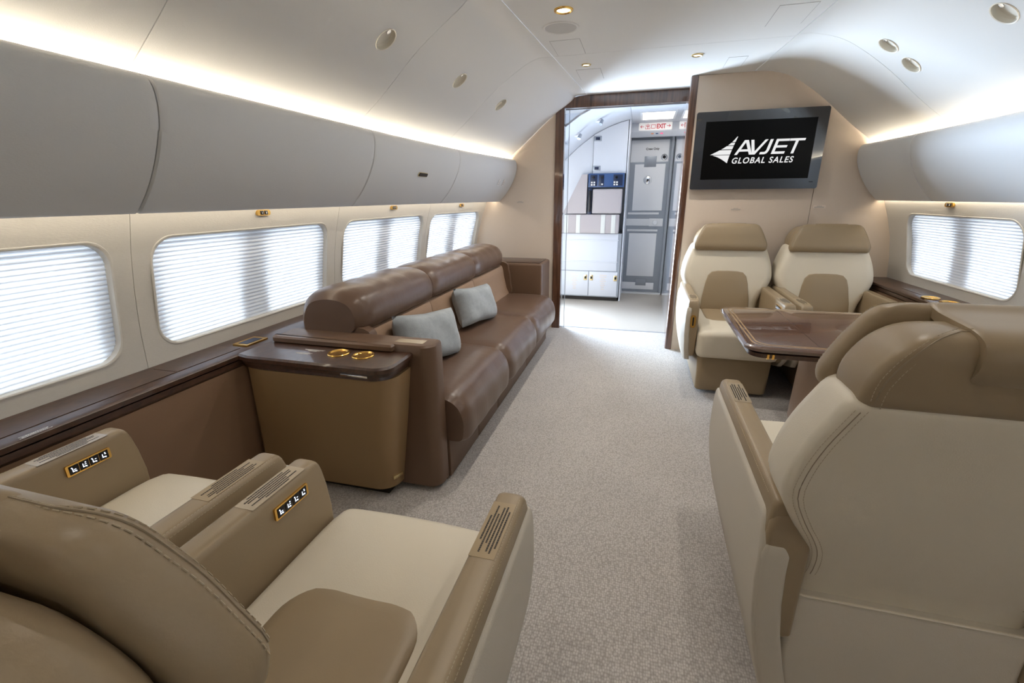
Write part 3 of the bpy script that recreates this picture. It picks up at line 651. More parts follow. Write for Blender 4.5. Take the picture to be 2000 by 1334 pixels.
# outer wall of the vestibule on the right behind the gloss panel and daylight from the open entry door on the left
l = bpy.data.lights.new('entry_daylight', 'AREA'); l.shape = 'RECTANGLE'; l.size = 0.85; l.size_y = 1.8; l.energy = DOOR_W; l.spread = math.radians(105); l.color = (0.64, 0.80, 1.0)
lo = bpy.data.objects.new('entry_daylight', l); COL.objects.link(lo); lo.location = (-1.50, 5.50, 0.95); lo.rotation_euler = Vector((0.74, -0.66, 0.12)).to_track_quat('-Z', 'Y').to_euler()

# ------------------------------------------------------------------ rear wall behind the camera
rwall = obj('wall_rear', nb(-2.0, 2.1, YB-0.05, YB, 0.0, 2.3), 'bulk', smooth=False); tag(rwall, kind='structure')

# ------------------------------------------------------------------ ledges
ZL = 0.68
def ledge(s, y0, y1, zt, xfront, label, seams):
    t = empty('side_ledge', (0, 0, 0)); tag(t, label, 'ledge')
    ys = stations(y0, y1, 0.3)
    top = [[(wx(y, zt, s)-s*0.002, y, zt-0.02), (wx(y, zt, s)-s*0.002, y, zt), (xfront(y)+s*0.012, y, zt), (xfront(y), y, zt-0.008), (xfront(y), y, zt-0.024), (xfront(y)+s*0.010, y, zt-0.030)] for y in ys]
    obj('worktop', loft(top), 'wood', t)
    mold = [[(xfront(y)+s*0.006, y, zt-0.031), (xfront(y)+s*0.004, y, zt-0.05), (xfront(y)+s*0.014, y, zt-0.060), (xfront(y)+s*0.05, y, zt-0.060), (xfront(y)+s*0.05, y, zt-0.031)] for y in ys]
    obj('edge_moulding', loft(mold), 'wood', t)
    fr = [[(xfront(y)+s*0.014, y, zt-0.062), (xfront(y)+s*0.030, y, 0.02), (xfront(y)+s*0.06, y, 0.02), (xfront(y)+s*0.05, y, zt-0.062)] for y in ys]
    obj('front_panel', loft(fr), 'brownpanel', t, smooth=False)
    for a, b in zip(seams, seams[1:]):
        g = 0.0015
        q = [[(wx(y, zt, s)-s*0.035, y, zt+0.0025), (xfront(y)+s*0.052, y, zt+0.0025), (xfront(y)+s*0.052, y, zt-0.001), (wx(y, zt, s)-s*0.035, y, zt-0.001)] for y in stations(a+g, b-g, 0.3)]
        obj('lid', loft(q), 'wood', t, smooth=False)
    return t
XLF = lambda y: -1.592
ll = ledge(-1, YB+0.02, YL-0.02, ZL, XLF, 'long dark glossy wood ledge under the left windows', [-1.4, 0.12, 1.205, 1.50])
XRF = lambda y: 1.660
rl = ledge(1, YB+0.02, YR-0.01, 0.70, XRF, 'dark glossy wood ledge under the right window', [0.68, 1.7, 2.72, 3.60])
# fine print and gold framed screen on the left ledge
bm = bmesh.new(); textrows(bm, frame_mtx((-1.605, 0.74, ZL+0.0026), (0, -1, 0), (1, 0, 0)) @ Matrix.Translation((0, 0.02, 0)), [1, .8, .9], 0.075, 0.006, 0.0025); obj('fine_print', bm, 'printw', ll, smooth=False)
gfm = frame_mtx((-1.672, 1.585, ZL+0.0005), (0, 1, 0), (-1, 0, 0))
gf = prism(rr(-0.062, 0.062, -0.040, 0.040, 0.004), lambda u, v: (u, v, 0.0), lambda u, v: (u, v, 0.006), 0.001); obj('gold_frame', place(gf, gfm), 'gold', ll)
obj('screen', place(nb(-0.044, 0.044, -0.024, 0.024, 0.004, 0.0068), gfm), 'navy', ll, smooth=False)
def cupholder(parent, x, y, z, r=0.046):
    bm = bmesh.new(); lathe(bm, (x, y, z), [(0.0, 0.0006), (r*0.60, 0.0008), (r*0.74, 0.0012), (r*0.80, 0.004), (r*0.95, 0.0055), (r, 0.003), (r, 0.0)]); return obj('cup_holder', bm, 'gold', parent)
cupholder(rl, 1.712, 3.26, 0.7026); cupholder(rl, 1.745, 3.14, 0.7026)

# ------------------------------------------------------------------ end cabinet beside the sofa
cb = empty('end_cabinet', (0, 0, 0)); tag(cb, 'bronze end cabinet with dark glossy wood top beside the sofa', 'cabinet')
def cab_ring(z, k):   # outline of the body, narrower towards the floor
    xr, yf = -0.900-0.08*k, 1.448+0.08*k
    return [(x, y, z) for x, y in [(-1.56, 1.63), (-1.60, 1.50), (-1.60, 1.478), (-1.575, 1.462)]+[(-1.50, yf-0.012+0.005)]+[(xr-0.085*math.cos(a)*0+(-0.085+0.085*math.sin(a)), yf+0.085-0.085*math.cos(a)) for a in [PI/2*i/8 for i in range(9)]]+[(xr, 1.63)]]
obj('body', loft([cab_ring(0.615, 0.0), cab_ring(0.4, 0.35), cab_ring(0.05, 1.0), ]), 'bronze', cb)
obj('plinth', nb(-1.5, -1.03, 1.575, 1.63, 0.0, 0.05), 'dark', cb, smooth=False)
def cab_top(z, o):
    P = [(-1.595, 1.63), (-1.595, 1.435-o), (-1.54, 1.42-o), (-1.46, 1.42-o)]
    r = 0.07
    P += [(-0.886+o-r+r*math.sin(a), 1.415-o*1.0+r-r*math.cos(a)) for a in [PI/2*i/8 for i in range(9)]]+[(-0.886+o, 1.63)]
    return [(x, y, z) for x, y in P]
obj('worktop', loft([cab_top(ZL-0.028, -0.006), cab_top(ZL-0.024, 0.0), cab_top(ZL-0.008, 0.0), cab_top(ZL, -0.008)]), 'wood', cb)
obj('slide_out_tray', loft([cab_top(ZL-0.046, -0.018), cab_top(ZL-0.030, -0.018)]), 'wood', cb)
obj('edge_moulding', loft([cab_top(0.612, -0.034), cab_top(0.618, -0.024), cab_top(0.630, -0.026), cab_top(ZL-0.047, -0.04)]), 'wood', cb)
obj('tray_pull', nb(-1.10, -0.98, 1.428, 1.445, 0.632, 0.642, 0.002), 'chrome', cb)
cupholder(cb, -1.182, 1.545, ZL+0.0002); cupholder(cb, -1.066, 1.545, ZL+0.0002)
bm = bmesh.new(); textrows(bm, frame_mtx((-1.31, 1.56, ZL+0.0004), (1, 0, 0), (0, 1, 0)), [1, .9, .6, .4], 0.10, 0.006, 0.003); textrows(bm, frame_mtx((-1.33, 1.515, ZL+0.0004), (1, 0, 0), (0, 1, 0)), [1, .9, .7], 0.08, 0.006, 0.003); obj('fine_print', bm, 'printw', cb, smooth=False)
bm = nb(-0.027, 0.027, -0.003, 0.003, -0.008, 0.008, 0.002); place(bm, frame_mtx((-0.975, 1.575, 0.105), (0.35, 1, 0), (1, -0.35, 0)) ); obj('maker_plate', bm, 'palegold', cb)

# ------------------------------------------------------------------ sofa
sf = empty('sofa', (-1.2, 2.9, 0)); tag(sf, 'brown leather three-seat sofa along the left wall', 'sofa')
def sof(name, bm, m_, parent=None): place(bm, Matrix.Translation((1.2, -2.9, 0))); return obj(name, bm, m_, parent or sf)
# near arm
bm = bmesh.new()
def armring(z, k=0.0): return [(x, y, z) for x, y in rr(-1.56, -0.800-k, 1.633+k, 1.745, (0.01, 0.02, 0.02, 0.055), 6)]
sof('arm', loft([armring(0.03, 0.0), armring(0.4), armring(0.66), armring(0.70, 0.002), armring(0.708, 0.008), armring(0.71, 0.02)]), 'sofa_s')
lipr = lambda z, o: [(x, y, z) for x, y in rr(-1.585-o, -0.97+o, 1.607-o, 1.640, (0.005, 0.005, 0.03, 0.005), 6)]
sof('arm_cap', loft([lipr(0.682, -0.004), lipr(0.686, 0), lipr(0.703, 0.0), lipr(0.710, -0.008)]), 'sofa_s')
bm = bmesh.new(); place(box(bm, -0.0, 0.13, 0, 0.05, 0, 0.0006), frame_mtx((-0.985, 1.665, 0.7102), (1, 0, 0), (0, 1, 0))); sof('arm_label', bm, 'labels')
# far arm cabinet
sof('arm', rbox(-1.50, -0.845, 4.085, 4.47, 0.03, 0.715, 0.02), 'sofa_s')
sof('arm_tray', nb(-1.46, -0.875, 4.13, 4.45, 0.714, 0.721, 0.003), 'wood')
# base with drawers
sof('base', nb(-1.55, -0.815, 1.75, 4.08, 0.0, 0.25), 'sofa_s')
YS = [1.752, 2.52, 3.285, 4.08]
for i, (a, b) in enumerate(zip(YS, YS[1:])):
    for q0, q1 in (((a, (a+b)/2+0.02), ((a+b)/2+0.02, b)) if i == 0 else ((a, b),)):
        sof('drawer_front', nb(-0.815, -0.795, q0+0.003, q1-0.003, 0.015, 0.235, 0.003), 'sofa_s')
    # seat cushion, rolled front
    prof = cr([(-1.22, 0.28), (-1.22, 0.40), (-1.19, 0.437), (-1.0, 0.447), (-0.85, 0.442), (-0.775, 0.428), (-0.725, 0.385), (-0.703, 0.32), (-0.703, 0.25), (-0.715, 0.205), (-0.76, 0.195), (-0.84, 0.20)], 4)
    rings = []; n = 26
    for k in range(n+1):
        t_ = k/n; y = a+0.002+(b-a-0.004)*t_; e = min(k, n-k); ins = (0.020, 0.007, 0.002, 0)[min(e, 3)]
        cx, cz = -0.97, 0.30; puff = 0.010*math.sin(PI*t_)**0.5; rings.append([(cx+(x-cx)*(1-ins/0.25)+(0.0015*math.sin(31*y+9*z) if x > -0.8 else 0), y, cz+(z-cz)*(1-ins/0.15)+(puff if z > 0.4 else 0)+0.001*math.sin(17*y+21*x)*(z > 0.38)) for x, z in prof])
    sof('seat_cushion', loft(rings), 'sofa')
    # woven lower back cushion
    rings = []
    for k in range(17):
        t_ = k/16; y = a+0.002+(b-a-0.004)*t_; e = min(k, 16-k); ins = (0.016, 0.004, 0.001, 0)[min(e, 3)]; puff = 0.014*math.sin(PI*t_)**0.6
        rings.append([(x+(-ins if x > -1.22 else 0)+puff*(x > -1.22), y, z) for x, z in cr([(-1.32, 0.42), (-1.155, 0.43), (-1.168, 0.50), (-1.19, 0.60), (-1.215, 0.70), (-1.33, 0.72)], 4)])
    sof('back_cushion', loft(rings), 'sofafab')
    # leather head bolster
    rings = []; prof = cr([(-1.53, 0.62), (-1.548, 0.70), (-1.538, 0.80), (-1.49, 0.875), (-1.40, 0.905), (-1.30, 0.905), (-1.222, 0.878), (-1.184, 0.825), (-1.178, 0.77), (-1.195, 0.722), (-1.25, 0.70)], 4)
    n = 24
    for k in range(n+1):
        t_ = k/n; y = a-0.015*(i == 0)+0.002+(b-a-0.004+0.015*(i == 0))*t_
        e0, e1 = k, n-k; ins = (0.02, 0.006, 0.002, 0)[min(e0, e1, 3)]
        if i == 0: ins += (0.03, 0.012, 0.004, 0)[min(e0, 3)]
        if i == 2: ins += (0.07, 0.04, 0.022, 0.010, 0.004, 0)[min(e1, 5)]
        cx, cz = -1.36, 0.72; rings.append([(cx+(x-cx)*(1-ins/0.19), y, cz+(z-cz)*(1-ins/0.19)+0.0015*math.sin(41*y+13*z)) for x, z in prof])
    sof('head_bolster', loft(rings), 'sofa')
# leather end wing of the backrest at both ends, running down to the seat
for (y0, y1) in ((1.748, 1.80), (4.035, 4.08)):
    sof('back_wing', loft([[(x, y, z) for x, z in cr([(-1.45, 0.42), (-1.15, 0.425), (-1.135, 0.55), (-1.15, 0.66), (-1.19, 0.73), (-1.45, 0.74)], 4)] for y in (y0, (y0+y1)/2, y1)]), 'sofa_s')
for (y0, z0) in ((2.36, 0.12), (1.95, 0.14), (3.1, 0.12)):
    sof('label', nb(-0.7945, -0.7935, y0, y0+0.03, z0, z0+0.04), 'printg'); sof('release_tab', nb(-0.7945, -0.790, y0-0.03, y0-0.01, z0+0.01, z0+0.02), 'dred')

# pillows
def pillow(loc, rot, w_, h_, d_, label):
    bm = bmesh.new(); n = 14; g = {}
    for s in (-1, 1):
        for i in range(n+1):
            for j in range(n+1):
                u, v = i/n*2-1, j/n*2-1; e = (1-u**4)*(1-v**4)
                if s == 1 and (abs(u) == 1 or abs(v) == 1): g[s, i, j] = g[-1, i, j]; continue
                k = 1-0.07*(1-abs(v))*abs(u)**3; k2 = 1-0.09*(1-abs(u))*abs(v)**3
                g[s, i, j] = bm.verts.new((u*w_/2*k, s*d_/2*max(0, e)**0.45+0.004*math.sin(7*u+4*v), v*h_/2*k2))
        for i in range(n):
            for j in range(n):
                try: bm.faces.new((g[s, i, j], g[s, i+1, j], g[s, i+1, j+1], g[s, i, j+1]))
                except ValueError: pass
    o = obj('pillow', bm, 'pillow', angle=60); o.location = loc; o.rotation_euler = rot; tag(o, label, 'pillow', 'blue-grey pillows on the sofa')
    return o
pillow((-1.055, 2.13, 0.592), (math.radians(-16), math.radians(6), math.radians(74)), 0.46, 0.27, 0.15, 'blue-grey velvet pillow on the sofa seat nearest the end cabinet')
pillow((-1.075, 2.93, 0.588), (math.radians(-18), math.radians(5), math.radians(80)), 0.46, 0.26, 0.15, 'blue-grey velvet pillow on the middle of the sofa')

# ------------------------------------------------------------------ armchairs
def make_seat():
    S = empty('armchair', (0, 0, 0))
    def ring(z, hw, y0, y1, rr_=(0.07, 0.07, 0.045, 0.045)): return [(x, y, z) for x, y in rr(-hw, hw, y0, y1, rr_, 6)]
    # base
    obj('base', loft([ring(0.02, 0.215, 0.10, 0.775, 0.03), ring(0.03, 0.222, 0.09, 0.785, 0.035), ring(0.25, 0.228, 0.08, 0.800, 0.035), ring(0.268, 0.222, 0.09, 0.79, 0.03)]), 'taupe', S)
    # seat cushion
    bm = rbox(-0.246, 0.246, 0.13, 0.845, 0.270, 0.455, 0.035, 5, 14)
    for v in bm.verts:
        x, y, z = v.co
        if z > 0.36:
            f = (z-0.36)/0.095; v.co.z += f*(0.012*(1-(x/0.25)**2)+0.006-0.022*max(0, (y-0.72)/0.125)**2)
            v.co.z -= f*0.020*max(0, 1-((x/0.20)**4+((y-0.33)/0.27)**4))
    obj('seat_cushion', bm, 'cream', S)
    P = rr(-0.168, 0.168, 0.14, 0.572, (0.10, 0.10, 0.01, 0.01), 8); c0 = (0, 0.33)
    rings = [[(c0[0]+(x-c0[0])*k, c0[1]+(y-c0[1])*k, z) for x, y in P] for k, z in ((1.0, 0.43), (1.0, 0.448), (0.985, 0.456), (0.95, 0.461), (0.8, 0.464), (0.4, 0.466), (0.02, 0.4665))]
    obj('seat_insert', loft(rings), 'taupe', S)
    # backrest shell
    B = [(0.10, .228, .03, .16), (0.38, .234, .03, .17), (0.46, .233, .020, .18), (0.52, .240, .012, .19), (0.565, .258, .006, .195), (0.62, .290, .002, .197), (0.69, .320, .0, .197), (0.76, .318, .0, .195), (0.83, .302, .0, .192), (0.89, .280, .0, .188), (0.93, .262, .003, .184), (0.945, .245, .02, .165)]
    Bs = cr(B, 3)
    obj('backrest', loft([ring(z, hw, y0, y1, (0.07, 0.07, 0.03, 0.03)) for z, hw, y0, y1 in Bs]), 'cream', S)
    # stitched seam round the rear edge of the back
    bm = bmesh.new(); bs = bmesh.new()
    for s in (-1, 1):
        edge = [(s*(hw-0.026), y0+0.0025, z) for z, hw, y0, y1 in Bs if 0.44 < z < 0.93]
        b1 = bmesh.new(); tube(b1, [(x, y-0.0022, z) for x, y, z in edge], 0.0010, 5); obj('seam', b1, 'seam', S)
        dashes(bs, [(x+s*0.010, y-0.001, z) for x, y, z in edge]); dashes(bs, [(x-s*0.010, y-0.003, z) for x, y, z in edge])
    bm.free(); tag(obj('stitching', bs, 'stitch', S, smooth=False), kind='stuff')
    # rear skirt
    obj('rear_skirt', loft([ring(0.05, 0.246, 0.0, 0.12, 0.02), ring(0.2, 0.238, 0.004, 0.12, 0.02), ring(0.375, 0.237, 0.006, 0.12, 0.02), ring(0.385, 0.235, 0.010, 0.12, 0.02)]), 'outer', S)
    b1 = bmesh.new(); tube(b1, [(-0.237, 0.03, 0.3865), (-0.230, 0.012, 0.3865), (-0.215, 0.0065, 0.3865), (0.215, 0.0065, 0.3865), (0.230, 0.012, 0.3865), (0.237, 0.03, 0.3865)], 0.0034, 6); obj('skirt_piping', b1, 'cream', S)
    # backrest insert (arched)
    P = [(-0.172, 0.44), (0.172, 0.44), (0.166, 0.55), (0.150, 0.66), (0.135, 0.715), (0.11, 0.742), (0.07, 0.750), (0, 0.752), (-0.07, 0.750), (-0.11, 0.742), (-0.135, 0.715), (-0.150, 0.66), (-0.166, 0.55)]
    rings = [[(x*k, 0.192+d, 0.58+(z-0.58)*k) for x, z in P] for k, d in ((1.0, -0.012), (1.0, 0.006), (0.985, 0.012), (0.95, 0.015), (0.5, 0.017), (0.02, 0.017))]
    obj('back_insert', loft(rings), 'taupe', S)
    # headrest: rear shell, front pad, centre flap
    Hs = cr([(0.925, .236, .012, .13), (0.94, .246, .0, .150), (0.98, .244, .0, .156), (1.02, .228, .002, .156), (1.05, .206, .008, .152), (1.070, .178, .024, .140), (1.078, .14, .05, .12)], 3)
    obj('headrest_shell', loft([ring(z, hw, y0, y1, (0.035, 0.035, 0.022, 0.022)) for z, hw, y0, y1 in Hs]), 'taupe', S)
    Hp = cr([(0.905, .246, .170, .195), (0.914, .255, .160, .212), (0.94, .258, .157, .224), (0.98, .246, .157, .224), (1.02, .229, .157, .224), (1.055, .212, .159, .220), (1.076, .199, .163, .215), (1.089, .182, .169, .207), (1.095, .158, .178, .198), (1.097, .13, .184, .192)], 3)
    rings = []
    for k, (z, hw, y0, y1) in enumerate(Hp):
        rings.append([(x, y, z-(0.022*(1-(x/0.26)**2) if z < 0.97 else 0)*(0.97-z)/0.065 if z < 0.97 else z) for x, y, _ in ring(z, hw, y0, y1, (min(0.03, (y1-y0)*0.48),)*2+(min(0.024, (y1-y0)*0.48),)*2)])
    obj('headrest_pad', loft(rings), 'taupe', S)
    bm = bmesh.new(); bs = bmesh.new()
    side = [(z, hw, y0) for z, hw, y0, y1 in Hs if z > 0.938]
    path = [(-(hw-0.020), y0+0.0006, z) for z, hw, y0 in side]; path += [(-x, y, z) for x, y, z in reversed(path)]
    b1 = bmesh.new(); tube(b1, path, 0.0015, 5); obj('headrest_seam', b1, 'seam', S); dashes(bs, [(x*1.035, y-0.0005, z+0.006) for x, y, z in path]); dashes(bs, [(x*0.955, y-0.0012, z-0.009) for x, y, z in path])
    def edge_row(deg):
        a_ = math.radians(deg); P_ = []
        for z, hw, y0, y1 in Hp:
            if 0.93 < z < 1.0965:
                r_ = min(0.03, (y1-y0)*0.48); P_.append((-(hw-r_+(r_+0.0003)*math.cos(a_)), y1-r_+(r_+0.0003)*math.sin(a_), z+0.0004*(z > 1.05)))
        return P_+[(-x, y, z) for x, y, z in reversed(P_)]
    dashes(bs, edge_row(28)); dashes(bs, edge_row(62)); tube(bm, edge_row(45), 0.0012, 5)
    obj('headrest_seam', bm, 'seam', S); tag(obj('headrest_stitching', bs, 'stitch', S, smooth=False), kind='stuff')
    prof = cr([(-0.010, 1.018), (-0.009, 1.045), (0.004, 1.070), (0.04, 1.084), (0.10, 1.089), (0.15, 1.093), (0.182, 1.100), (0.198, 1.098), (0.206, 1.086)], 4)
    sec = prof+[(y*0.9+0.008, z-0.022) for y, z in reversed(prof)]
    rings = []
    for x in (-0.108, -0.104, -0.094, -0.05, 0, 0.05, 0.094, 0.104, 0.108):
        k = {0.108: 0.75, 0.104: 0.93}.get(round(abs(x), 3), 1.0); rings.append([(x, 0.09+(y-0.09)*(1-(1-k)*0.1), 1.065+(z-1.065)*(1-(1-k)*0.5)) for y, z in sec])
    obj('headrest_flap', loft(rings), 'taupe', S)
    for ch in S.children:
        if ch.name.split('.')[0] in ('backrest', 'seam', 'stitching', 'back_insert', 'headrest_shell', 'headrest_pad', 'headrest_seam', 'headrest_stitching', 'headrest_flap'):
            for v in ch.data.vertices: v.co.y -= 0.14*max(0.0, v.co.z-0.42)/0.67
    # arms
    OXT = [(0.05, .262), (0.12, .280), (0.20, .300), (0.30, .318), (0.42, .328), (0.55, .328), (0.64, .320)]
    YFT = [(0.075, .16), (0.12, .36), (0.17, .56), (0.215, .72), (0.27, .775), (0.36, .797), (0.48, .797), (0.58, .785), (0.64, .765)]
    ox = lambda z: interp(OXT, z)
    for s in (-1, 1):
        def aring(z, i_, y0=-0.002): return [(s*x, y, z) for x, y in rr(0.250+i_, ox(z)-0.004-i_, y0+i_, interp(YFT, z)-0.004-i_, 0.012+0.3*i_, 4)]
        a = obj('armrest', loft([aring(0.245, 0.008)]+[aring(z, 0) for z in (0.26, 0.32, 0.40, 0.48, 0.55, 0.60, 0.622)]+[aring(0.632, 0.002), aring(0.638, 0.006), aring(0.640, 0.012)]), 'taupe', S)
        def oring(z, i_=0.0): return [(s*x, y, z) for x, y in rr(ox(z)-0.030+i_, ox(z)+0.003-i_, interp([(0.0, -0.012), (0.50, -0.012), (0.56, 0.004), (0.6, 0.03)], z)+i_, interp(YFT, z)+0.002-i_, 0.012, 4)]
        obj('outer_panel', loft([oring(0.070, 0.008)]+[oring(z) for z in (0.078, 0.12, 0.17, 0.215, 0.24, 0.27, 0.31, 0.36, 0.42, 0.48, 0.54, 0.575)]+[oring(0.590, 0.002), oring(0.596, 0.008)]), 'outer', S)
        def wring(z, i_=0.0): return [(s*x, y, z) for x, y in rr(ox(z)-0.062+i_, ox(z)-0.002-i_, -0.016+i_, 0.03, 0.012, 4)]
        obj('panel_return', loft([wring(0.072, 0.006)]+[wring(z) for z in (0.08, 0.16, 0.26, 0.36, 0.45, 0.50)]+[wring(0.525, 0.006), wring(0.538, 0.02)]), 'outer', S)
        def cring(z, i_=0.0, y0=-0.010): return [(s*x, y, z) for x, y in rr(0.226+i_, ox(z)-0.006-i_, y0+i_, 0.10, 0.014, 4)]
        obj('arm_root', loft([cring(0.26, 0.006)]+[cring(z) for z in (0.27, 0.40, 0.55, 0.585)]+[cring(0.602, 0.005), cring(0.610, 0.014)]), 'taupe', a)
        bm = bmesh.new(); dashes(bm, [(s*0.3085, 0.05, 0.6385), (s*0.3085, 0.735, 0.6385)]); dashes(bm, [(s*0.3165, 0.05, 0.628), (s*0.3165, 0.735, 0.628)]); tag(obj('arm_stitching', bm, 'stitch', a, smooth=False), kind='stuff')
        fm = frame_mtx((s*0.280, 0.63, 0.6402), (0, -s, 0), (s, 0, 0))
        obj('label_plate', place(nb(-0.085, 0.085, -0.026, 0.026, 0.0, 0.0004), fm), 'label' if s > 0 else 'labels', a, smooth=False)
        bm = bmesh.new(); textrows(bm, fm @ Matrix.Translation((0, 0.017, 0.0005)), [.75, .95, .9, .6, .95, .5], 0.15, 0.0072, 0.0036, 0.0003); obj('fine_print', bm, 'print', a, smooth=False)
        if s < 0:
            fm = frame_mtx((-0.250, 0.648, 0.592), (0, -1, 0), (0, 0, 1)); fm = frame_mtx((-0.250, 0.648, 0.592), (0, 1, 0), (0, 0, 1))
            fr = prism(rr(-0.056, 0.056, -0.0165, 0.0165, 0.004), lambda u, v: (u, v, -0.001), lambda u, v: (u, v, 0.005), 0.0015)
            c = obj('control_panel', place(fr, fm), 'gold', S)
            for k in range(4):
                x = -0.0375+0.025*k
                obj('button', place(nb(x-0.0118, x+0.0118, -0.0125, 0.0125, 0.004, 0.0062, 0.0006), fm), 'black', c)
                bm = bmesh.new()
                for q in ((-0.005, -0.003, -0.004, 0.005), (-0.005, 0.003, -0.006, -0.0035), (0.0025, 0.005, -0.0075, -0.004)): box(bm, x+q[0], x+q[1], q[2], q[3], 0.006, 0.0066)
                disc(bm, (x+(0.003 if k % 2 else -0.0055), 0.0065, 0.006), 0.0018, 0.0006, 10); box(bm, x-0.001+0.001*k, x+0.004+0.0005*k, 0.001*k-0.001, 0.001*k+0.001, 0.006, 0.0066)
                obj('glyph', place(bm, fm), 'glyph', c, smooth=False)
        else:
            fm = frame_mtx((0.283, 0.7935, 0.515), (1, 0, 0), (0, 0, 1)); fm = frame_mtx((0.283, 0.790, 0.505), (-1, 0, 0), (0, 0, 1))
            c = obj('belt_slot', place(prism(rr(-0.017, 0.017, -0.042, 0.042, 0.0165), lambda u, v: (u, v, -0.006), lambda u, v: (u, v, 0.007), 0.002), fm), 'gold', S)
            obj('slot_opening', place(prism(rr(-0.0045, 0.0045, -0.028, 0.030, 0.004), lambda u, v: (u, v, 0.004), lambda u, v: (u, v, 0.0076)), fm), 'black', c)
    return S
seat0 = make_seat()
SEATS = [(-0.530, 0.12, 0, 'cream and taupe leather armchair at the lower left, beside the aisle'),
         (-1.215, 0.12, 0, 'cream and taupe leather armchair at the lower left, under the window'),
         (0.655, 1.00, 0, 'large leather armchair seen from behind at the lower right'),
         (0.662, 3.92, PI, 'cream and taupe leather armchair below the television, beside the aisle'),
         (1.324, 3.92, PI, 'cream and taupe leather armchair facing the table, next to the right window')]
for i, (x, y, rz, lab) in enumerate(SEATS):
    s = seat0 if i == 0 else copy_tree(seat0)
    s.location = (x, y, 0); s.rotation_euler = (0, 0, rz); tag(s, lab, 'armchair', 'leather club armchairs')

# ------------------------------------------------------------------ table
tb = empty('dining_table', (0.9, 2.5, 0)); tag(tb, 'glossy dark wood table with pale inlaid lines between the right armchairs', 'table')
ZT = 0.67; TX0, TX1, TY0, TY1 = 0.485-0.9, 1.632-0.9, 2.09-2.5, 2.90-2.5
def tring(z, o): return [(x, y, z) for x, y in rr(TX0-o, TX1, TY0-o, TY1+o, (0.01, 0.075, 0.075, 0.01), 8)]
obj('tabletop', loft([tring(ZT-0.026, -0.012), tring(ZT-0.021, -0.002), tring(ZT-0.008, 0.0), tring(ZT, -0.009)]), 'tablewood', tb)
def under(z, o): return [(x, y, z) for x, y in rr(TX0+0.02-o, TX1-0.02, TY0+0.006-o, TY1-0.006+o, (0.01, 0.06, 0.06, 0.01), 8)]
obj('folding_leaf', loft([under(ZT-0.052, -0.012), under(ZT-0.048, 0.0), under(ZT-0.030, 0.0), under(ZT-0.028, -0.008)]), 'wood', tb)
for o_ in (0.034, 0.051):
    P = rr(TX0+o_, TX1-0.001, TY0+o_, TY1-o_, (0.002, 0.06, 0.06, 0.002), 8); bm = bmesh.new(); k = 0.007
    Pi = rr(TX0+o_+k, TX1-0.001, TY0+o_+k, TY1-o_-k, (0.002, 0.057, 0.057, 0.002), 8)
    for i in range(8, len(P)-8):
        pass
    loft([[(x, y, ZT-0.0002) for x, y in P], [(x, y, ZT+0.0003) for x, y in P], [(x, y, ZT+0.0003) for x, y in Pi], [(x, y, ZT-0.0002) for x, y in Pi]], cap=False, bm=bm); obj('inlay_line', bm, 'inlay', tb, smooth=False)
for x in (TX0+0.085, TX0+0.105): obj('brass_hinge', nb(x, x+0.009, TY0+0.001, TY0+0.02, ZT-0.051, ZT-0.029), 'gold', tb, smooth=False)
obj('leaf_seam', nb(TX0+0.30, TX0+0.3015, TY0+0.05, TY1-0.05, ZT-0.0002, ZT+0.0003), 'dark', tb, smooth=False)
def pring(z, x0, x1, h): return [(x, y, z) for x, y in rr(x0, x1, -h, h, h*0.98, 8)]
px0, px1 = 0.80-0.9, 1.35-0.9
obj('pedestal', loft([pring(0.17, px0+0.03, px1, 0.15), pring(ZT-0.053, px0+0.04, px1, 0.12)]), 'pedestal', tb)
obj('pedestal_foot', loft([pring(0.0, px0+0.06, px1-0.02, 0.13), pring(0.172, px0+0.055, px1-0.02, 0.13)]), 'pedestal', tb)

# ------------------------------------------------------------------ television
tv = empty('television', (0.790, YR-0.05, 1.622)); tag(tv, 'wall-mounted television with glossy bezel showing a white logo', 'television')
hw, hh = 0.443, 0.276
obj('bezel', prism(rr(-hw, hw, -hh, hh, 0.014), lambda u, v: (u, 0.0, v), lambda u, v: (u, 0.03, v), 0.003), 'bezel', tv)
obj('housing', nb(-hw+0.03, hw-0.03, 0.03, 0.0495, -hh+0.03, hh-0.03), 'black', tv, smooth=False)
obj('screen', nb(-0.372, 0.373, -0.0015, 0.001, -0.203, 0.208), 'screen', tv, smooth=False)
obj('bezel_badge', nb(0.385, 0.41, -0.001, 0.001, -0.232, -0.226), 'black', tv, smooth=False)
fm = frame_mtx((0, -0.002, 0), (1, 0, 0), (0, 0, 1))
bm = bmesh.new(); sh = 0.24
def stroke(pts, x0):  # polygon in letter units (height 1), sheared
    H_ = 0.102; z0 = -0.030
    P = [(x0+(u+v*0.27)*H_, z0+v*H_) for u, v in pts]
    loft([[(a, b, h) for a, b in P] for h in (0.0, 0.0008)], bm=bm)
t_ = 0.155
# A
stroke([(0, 0), (0.19, 0), (0.53, 1), (0.34, 1)], -0.150); stroke([(0.38, 1), (0.60, 1), (1.20, 0), (1.00, 0)], -0.150); stroke([(0.22, 0.22), (0.98, 0.22), (0.90, 0.37), (0.28, 0.37)], -0.150)
# V
stroke([(0.0, 1), (0.20, 1), (0.62, 0), (0.42, 0)], -0.072); stroke([(0.42, 0), (0.62, 0), (1.14, 1), (0.95, 1)], -0.072)
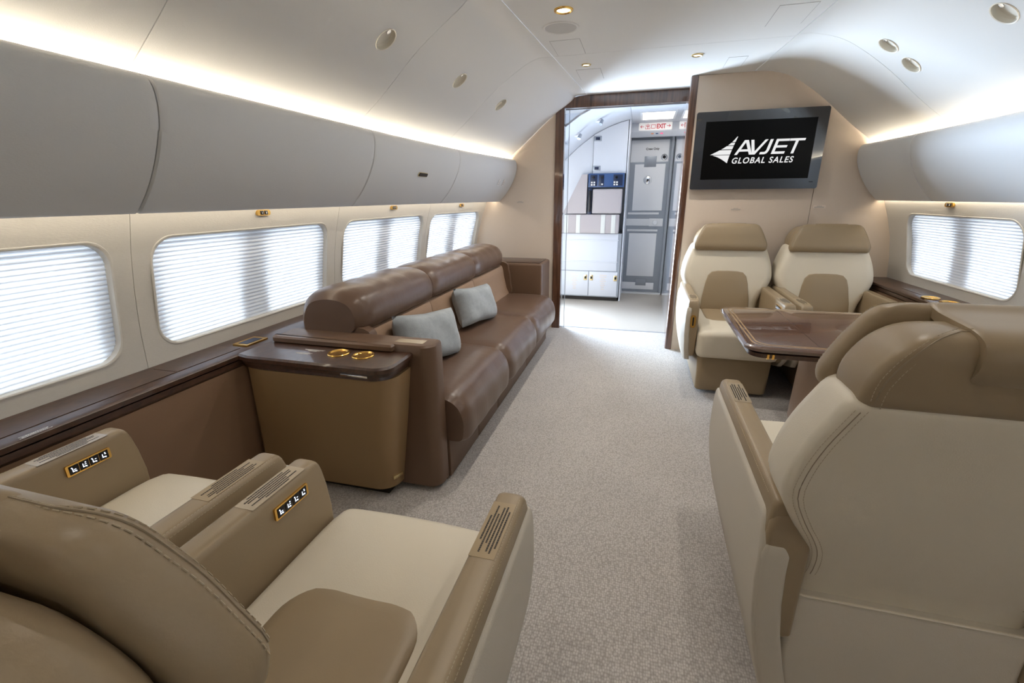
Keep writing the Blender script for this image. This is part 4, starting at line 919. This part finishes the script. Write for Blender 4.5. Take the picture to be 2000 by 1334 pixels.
# J
stroke([(0.42, 1), (0.61, 1), (0.61, 0.26), (0.42, 0.26)], 0.016); stroke([(0.06, 0), (0.40, 0), (0.53, 0.06), (0.61, 0.26), (0.42, 0.26), (0.35, 0.16), (0.06, 0.155)], 0.016)
# E
for q in ((0, 0.16), (0.42, 0.57), (0.85, 1.0)): stroke([(0.0, q[0]), (0.86, q[0]), (0.86, q[1]), (0.0, q[1])], 0.100)
stroke([(0, 0), (0.18, 0), (0.18, 1), (0, 1)], 0.100)
# T
stroke([(0, 0.85), (0.98, 0.85), (0.98, 1.0), (0, 1.0)], 0.190); stroke([(0.40, 0), (0.58, 0), (0.58, 0.86), (0.40, 0.86)], 0.190)
place(bm, fm); obj('logo_lettering', bm, 'logo', tv, smooth=False)
bm = textmesh('GLOBAL SALES', 0.0585, 0.0009, 0.22, 1.18, 0.0005); xs_ = [v.co.x for v in bm.verts]; k = 0.418/(max(xs_)-min(xs_))
place(bm, fm @ Matrix.Translation((-0.160-min(xs_)*k, -0.090, 0)) @ Matrix.Diagonal((k, 1, 1, 1))); obj('logo_lettering', bm, 'logo', tv, smooth=False)
# swept striped emblem left of the lettering
bm = bmesh.new(); ez0, ez1 = -0.086, 0.098
def em_l(z):   # left outline
    if z > -0.027: t = (z+0.027)/(ez1+0.027); return -0.322+(0.182)*(1-(1-t)**1.0)*0.98+0.0-0.05*math.sin(PI*t)*-0.55
    t = (-0.027-z)/(-0.027-ez0); return -0.322+0.127*t**0.62
def em_r(z): t = (z-ez0)/(ez1-ez0); return -0.193+0.055*t**1.25
bands = [(ez0, -0.030), (-0.026, 0.006), (0.011, 0.034), (0.039, 0.056), (0.061, ez1)]
for a, b in bands:
    zs = [a+(b-a)*i/6 for i in range(7)]; P = [(em_l(z), z) for z in zs]+[(max(em_l(z)+0.0005, em_r(z)), z) for z in reversed(zs)]
    loft([[(u, v, h) for u, v in P] for h in (0.0, 0.0008)], bm=bm)
place(bm, fm); obj('logo_emblem', bm, 'logo', tv, smooth=False)
